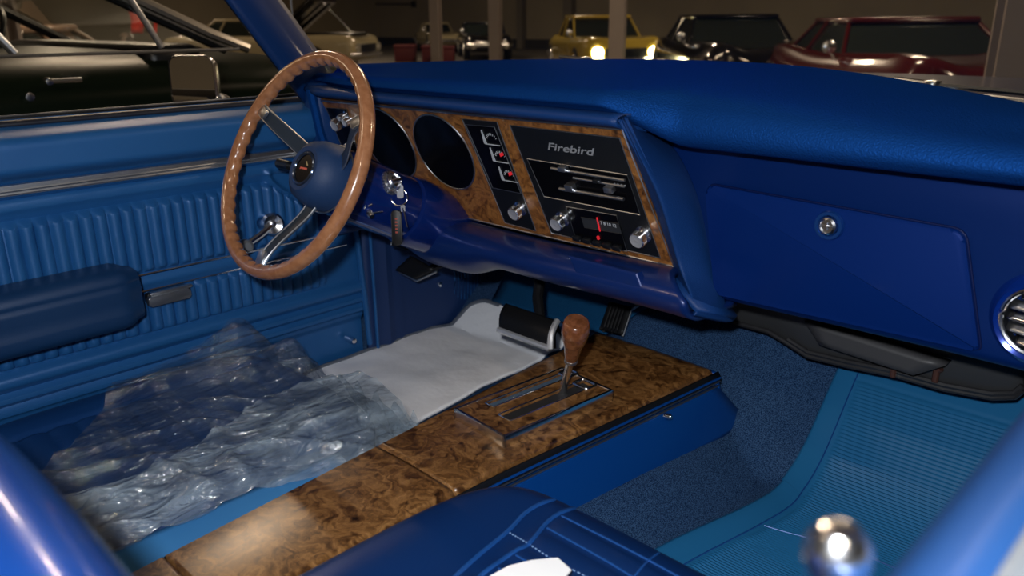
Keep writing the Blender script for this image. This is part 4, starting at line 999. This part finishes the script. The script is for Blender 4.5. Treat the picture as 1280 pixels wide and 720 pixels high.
# =================================================================== SEATS
def sq_map(u, v):
    """square -> rounded square direction"""
    return u, v
def cushion(cx, cy, hx, hy, ztop, zbot, r, detail, n=110, power=5.0, edge=.14):
    def f(a, b):
        u, v = 2*a-1, 2*b-1; m = max(abs(u), abs(v))
        if m < 1e-9: return V((cx, cy, ztop+detail(cx, cy, 1)))
        du, dv = u/m, v/m; k = (abs(du)**power+abs(dv)**power)**(-1/power)
        top = .72
        if m <= top: rho = m/top*(1-edge); z = ztop
        elif m <= .9:
            t = (m-top)/(.9-top)*pi/2; rho = (1-edge)+edge*sin(t); z = ztop-r*(1-cos(t))
        else:
            t = (m-.9)/.1; rho = 1-.03*t; z = ztop-r-(ztop-r-zbot)*t
        x = cx+hx*du*k*rho if True else 0; y = cy+hy*dv*k*rho
        w = 1-ss(.74, .86, m)
        return V((x, y, z+detail(x, y, w)))
    bm = BM(); grid(bm, f, n, n); return bm
ps = thing('passenger_seat', 'dark blue vinyl bucket seat nearest the camera with piping and stitching', 'seat', (.41, -.3, .3))
PX0, PX1, PY0, PY1 = .155, .70, -.62, -.028
def pdet(x, y, w):
    d = .012*math.exp(-((x-.230)/.055)**2)*w
    yb = -.115-.5*max(0, .30-x)**1.2
    inner = ss(.300, .335, x)*ss(-.075, -.10, y)
    d += .004*w*inner*abs(sin(pi*((y+.02)/.034)))**.6
    return d
bm = cushion((PX0+PX1)/2, (PY0+PY1)/2, (PX1-PX0)/2, (PY1-PY0)/2, .535, .36, .055, pdet, 200, 4.5, .20)
from mathutils.bvhtree import BVHTree
SB = BVHTree.FromBMesh(bm); finish('cushion', bm, SEATV, ps, sharp=80)
def seam(pts, r, n=40, dash=0):
    """runs a seam over the cushion surface through these places"""
    out = []
    for k in range(n+1):
        p = cr([(a, b, 0) for a, b in pts], k/n); d = ray(p.x, p.y).normalized(); h = SB.ray_cast(CP, d)
        if h[0] is not None: out.append(h[0]+h[1]*(r*.35 if h[1].z > 0 else -r*.35))
    bm = BM()
    if len(out) < 2: return bm
    if not dash: tube(bm, out, r, 6)
    else:
        for k in range(0, len(out)-1, 2): tube(bm, [out[k], out[k+1]], r, 5)
    return bm
for pts in ([(556, 735), (572, 718), (600, 693), (635, 664), (655, 643), (676, 630), (700, 623)], [(590, 732), (603, 718), (643, 690), (661, 680), (684, 653), (704, 640), (730, 633)]):
    finish('piping', seam(pts, .0026), PIPE, ps)
for pts in ([(684, 660), (722, 681), (761, 703), (800, 727)], [(702, 645), (756, 672), (810, 700), (850, 722)], [(724, 637), (780, 659), (834, 684), (905, 720)], [(790, 724), (810, 701), (834, 685), (850, 678)], [(645, 694), (676, 712)], [(623, 710), (640, 722)]):
    finish('pleat_seam', seam(pts, .0013), PIPE, ps)
finish('stitching', seam([(637, 666), (661, 680), (692, 700), (733, 721), (760, 738)], .0009, 56, 1), mat('thread', (.16, .28, .5), .6), ps, label='pale stitch line')
bm = BM(); box(bm, (.19, -.58, .305), (.66, -.12, .38), .02); finish('seat_base', bm, DARK, ps)
def backrest(x0, x1, y, z0, z1, lean, thick, m, parent, nm='backrest', extra=None):
    h = (z1-z0)
    M = Matrix.Translation((0, y, z0)) @ Matrix.Rotation(lean, 4, 'X')   # local z up the back, local -y = front (faces +y)...
    bm = BM(); cx, hx = (x0+x1)/2, (x1-x0)/2
    def f(a, b):
        u = 2*pi*a; t = b
        ex = .55
        c = abs(cos(u))**ex*(1 if cos(u) > 0 else -1); s = abs(sin(u))**.8*(1 if sin(u) > 0 else -1)
        ph = pi/2*min(1, max(0, (t-.7)/.3)); k = cos(ph)**.55 if t > .7 else 1
        zz = h*(t/.7*.86) if t <= .7 else h*(.86+.14*sin(ph))
        return M @ V((cx+hx*c*(k*.25+.75 if t > .7 else 1)*(1 if t < .999 else 0), -thick/2+s*thick/2*k, zz))
    vs = grid(bm, f, 64, 40, True); return bm
bm = backrest(.20, .68, -.50, .46, .885, radians(13), .13, None, None); finish('backrest', bm, SEATBACKV, ps, sharp=80)
wc = thing('white_card', 'bright white folded card lying on the passenger seat', 'card', (.42, -.2, .55))
Z = .556; cc = [at(612, 722, 'z', Z), at(636, 709, 'z', Z), at(664, 702, 'z', Z), at(697, 699, 'z', Z), at(714, 714, 'z', Z), at(706, 724, 'z', Z), at(690, 760, 'z', Z), at(620, 760, 'z', Z)]
bm = BM(); bm.faces.new([bm.verts.new(p+V((0, 0, .004*(i % 2)*0))) for i, p in enumerate(cc)]); finish('sheet', bm, PAPER, wc, smooth=False, mods=[SOL(.002)])

ds = thing('driver_seat', 'blue vinyl driver seat wrapped in clear plastic', 'seat', (-.36, -.3, .3))
def ddet(x, y, w):
    d = .010*w*(math.exp(-((x+.19)/.04)**2)+math.exp(-((x+.54)/.04)**2)); 
    inner = ss(-.50, -.49, x)*ss(-.22, -.23, x)
    d += .005*w*inner*abs(sin(pi*y/.04))**.6
    d -= .006*w*(groove(x, -.495, .006)+groove(x, -.225, .006)); return d
bm = cushion(-.365, -.27, .235, .30, .462, .34, .05, ddet, 130, 4.5, .2); finish('cushion', bm, mat('driver_vinyl', (.006, .045, .17), .4, .2, (600, .2)), ds, sharp=80)
bm = BM(); grid(bm, lambda u, v: V((-.088-.045*ss(.55, 1, v), -.60+.50*u, .33+.115*sin(pi/2*v))), 20, 8); finish('side_skirt', bm, mat('skirt_paint', (.05, .22, .50), .35, .2, coat=.5), ds, mods=[SOL(.01)])
bm = BM(); tube(bm, [(-.092, -.6, .415), (-.092, -.1, .415)], .004, 8); tube(bm, [(-.086, -.6, .395), (-.086, -.1, .395)], .002, 8); finish('skirt_piping', bm, PIPE, ds)
bm = backrest(-.60, -.14, -.50, .42, .86, radians(12), .14, None, None); finish('backrest', bm, MATS['driver_vinyl'], ds, sharp=80)
bm = BM(); box(bm, (-.58, -.55, .31), (-.13, -.05, .37), .02); finish('seat_base', bm, DARK, ds)

# =================================================================== PLASTIC FILM
def ridged(x, y, z): return 1-abs(noise.noise(V((x, y, z))))*2
def wrinkle(x, y, sd=0):
    """creases: sharp folds running roughly along the seat, with smaller ones across"""
    a = radians(58); X = x*cos(a)+y*sin(a); Y = -x*sin(a)+y*cos(a)
    wx = .06*noise.noise(V((x*4, y*4, sd+1))); 
    w = .012*max(0, ridged(X*3.0, (Y+wx)*13, sd))**5+.004*max(0, ridged((X+wx)*7, Y*3.5+2, sd+5))**6+.0025*max(0, ridged(X*6, Y*24, sd+9))**4+.006*nz(x, y, sd, 4)
    return w
def filmf(u, v):
    # u: rear -> front, v: door side -> console side
    y = -.50+.55*u
    xl = -.34-.27*ss(.02, .60, u); xr = -.135+.045*u+.010*sin(u*17)-.03*ss(.85, 1, u)
    x = xl+(xr-xl)*v
    drop = .055*ss(.86, 1.0, v)**1.5
    fr = .085*ss(.90, 1.0, u)**1.3
    pk = .050*math.exp(-((x+.60)/.045)**2-((y+.02)/.05)**2)+.028*math.exp(-((x+.42)/.11)**2-((y+.0)/.07)**2)
    dd = (x+.50-.35*(y+.2))
    pk += .020*math.exp(-(dd/.020)**2)*ss(-.5, -.35, y)
    z = .470-drop-fr+pk+wrinkle(x, y)+.008*sin(x*46+y*31)*ss(.9, 1, v)
    return V((x+.010*nz(x, y, 3, 12), y+.010*nz(x, y, 7, 10), z))
pc = thing('plastic_cover', 'crumpled clear plastic sheet draped over the driver seat cushion', 'plastic sheet', (-.36, -.25, .48))
bm = BM(); grid(bm, filmf, 190, 210); finish('sheet', bm, FILM, pc, sharp=180)
def film_fold(u, v):
    y = -.49+.52*u; x0 = -.27+.06*sin(u*5+.5)+.04*u; x1 = -.135+.052*u+.010*sin(u*9)
    x = x0+(x1-x0)*v; z = .488-.045*v**1.6+.007*sin(v*7+u*5)+wrinkle(x*1.1, y*1.1, 20)
    return V((x, y, z+.012*sin(pi*v)))
bm = BM(); grid(bm, film_fold, 140, 60); finish('folded_edge', bm, FILM2, pc, sharp=180, label='milky folded edge along the console')
def film_front(u, v):
    x = -.33+.22*u; y = .03+.055*v*(1+.4*sin(u*17)); z = .46-.10*v+.016*sin(u*26+v*3)+.012*nz(x, y, 4, 25)
    return V((x, y, z))
bm = BM(); grid(bm, film_front, 90, 24); finish('ragged_front', bm, FILM2, pc, sharp=180)
pc2 = thing('plastic_wrap', 'cloudy clear plastic wrapped around the driver backrest', 'plastic sheet', (-.36, -.5, .5))
bm = BM()
M = Matrix.Translation((0, -.50, .42)) @ Matrix.Rotation(radians(12), 4, 'X')
def fb2(u, v):
    a = pi*(-.12+1.24*u); x = -.37+.262*abs(cos(a))**.6*(1 if cos(a) > 0 else -1); yy = .07*abs(sin(a))**.7*(1 if sin(a) > 0 else -1)
    z = .03+.42*v; p = M @ V((x, -.07+yy+.012, z)); n = .022*(wrinkle(x*1.4+yy, z*1.4, 11)/.02)
    return p+V((n*.35*cos(a), n*.5, 0))
grid(bm, fb2, 120, 90); finish('sheet', bm, FILM2, pc2, sharp=180)

# =================================================================== PASSENGER DOOR (foreground)
def pdoor(u, v):
    y = -.80+1.13*u
    P = [(.755, .38), (.745, .60), (.742, .78), (.742, .84), (.748, .872), (.760, .896), (.775, .908), (.790, .910)]
    p = cr([(a, b, 0) for a, b in P], v); return V((p.x, y, p.y))
bm = BM(); grid(bm, pdoor, 30, 60); pd = finish('car_door', bm, mat('passenger_door_vinyl', (.014, .062, .20), .36, .25, (700, .15)), car, label='passenger door top in the blurred foreground')
bm = BM(); box(bm, (.79, -.80, .32), (.94, .33, .885), .015); finish('door_shell', bm, BODYPAINT, pd)
bm = BM(); box(bm, (.786, -.80, .88), (.800, .33, .914), .004); finish('weather_strip', bm, mat('grey_strip', (.10, .11, .12), .4), pd)
bm = BM(); box(bm, (.800, -.80, .88), (.812, .33, .912), .003); finish('chrome_sill', bm, DCHROME, pd)
kb = at(1047, 692, 'x', .748)
bm = BM(); lathe(bm, [(0, .010), (.006, .009), (.010, .004), (.0105, -.002), (.008, -.008), (.0045, -.014), (.0045, -.06), (0, -.06)], Matrix.Translation(kb), 28); finish('lock_knob', bm, CHROME, pd, label='chrome lock knob')

# =================================================================== LIGHTS, CAMERA
def light(kind, name, loc, energy, color, size=.1, target=None, size_y=None):
    L = bpy.data.lights.new(name, kind); L.energy = energy; L.color = color
    if kind == 'AREA':
        L.size = size
        if size_y: L.shape = 'RECTANGLE'; L.size_y = size_y
    else: L.shadow_soft_size = size
    o = bpy.data.objects.new(name, L); COL.objects.link(o); o.location = loc
    if target is not None: o.rotation_euler = (V(target)-V(loc)).to_track_quat('-Z', 'Y').to_euler()
    return o
# the photographer's flash, beside the lens
fl = light('POINT', 'camera_flash', CP-CR*.05+CU*.075-CF*.07, 52, (.93, .96, 1), .018)
w = bpy.data.worlds.new('World'); SC.world = w; w.use_nodes = True
w.node_tree.nodes['Background'].inputs[0].default_value = (.5, .45, .4, 1); w.node_tree.nodes['Background'].inputs[1].default_value = .02

cam = bpy.data.cameras.new('Camera'); co = bpy.data.objects.new('Camera', cam); COL.objects.link(co); SC.camera = co
co.matrix_world = Matrix(((CR.x, CU.x, -CF.x, CP.x), (CR.y, CU.y, -CF.y, CP.y), (CR.z, CU.z, -CF.z, CP.z), (0, 0, 0, 1)))
cam.sensor_width = 23.6; cam.lens = FPX/1280*23.6; cam.clip_start = .02; cam.clip_end = 100
cam.dof.use_dof = True; cam.dof.focus_distance = 1.25; cam.dof.aperture_fstop = 3.5
vs_ = SC.view_settings; vs_.view_transform = 'Standard'; vs_.look = 'None'; vs_.exposure = 0; vs_.gamma = 1; vs_.use_curve_mapping = False
for o in bpy.data.objects:
    for k in ('_local', '_rot'):
        if k in o: del o[k]
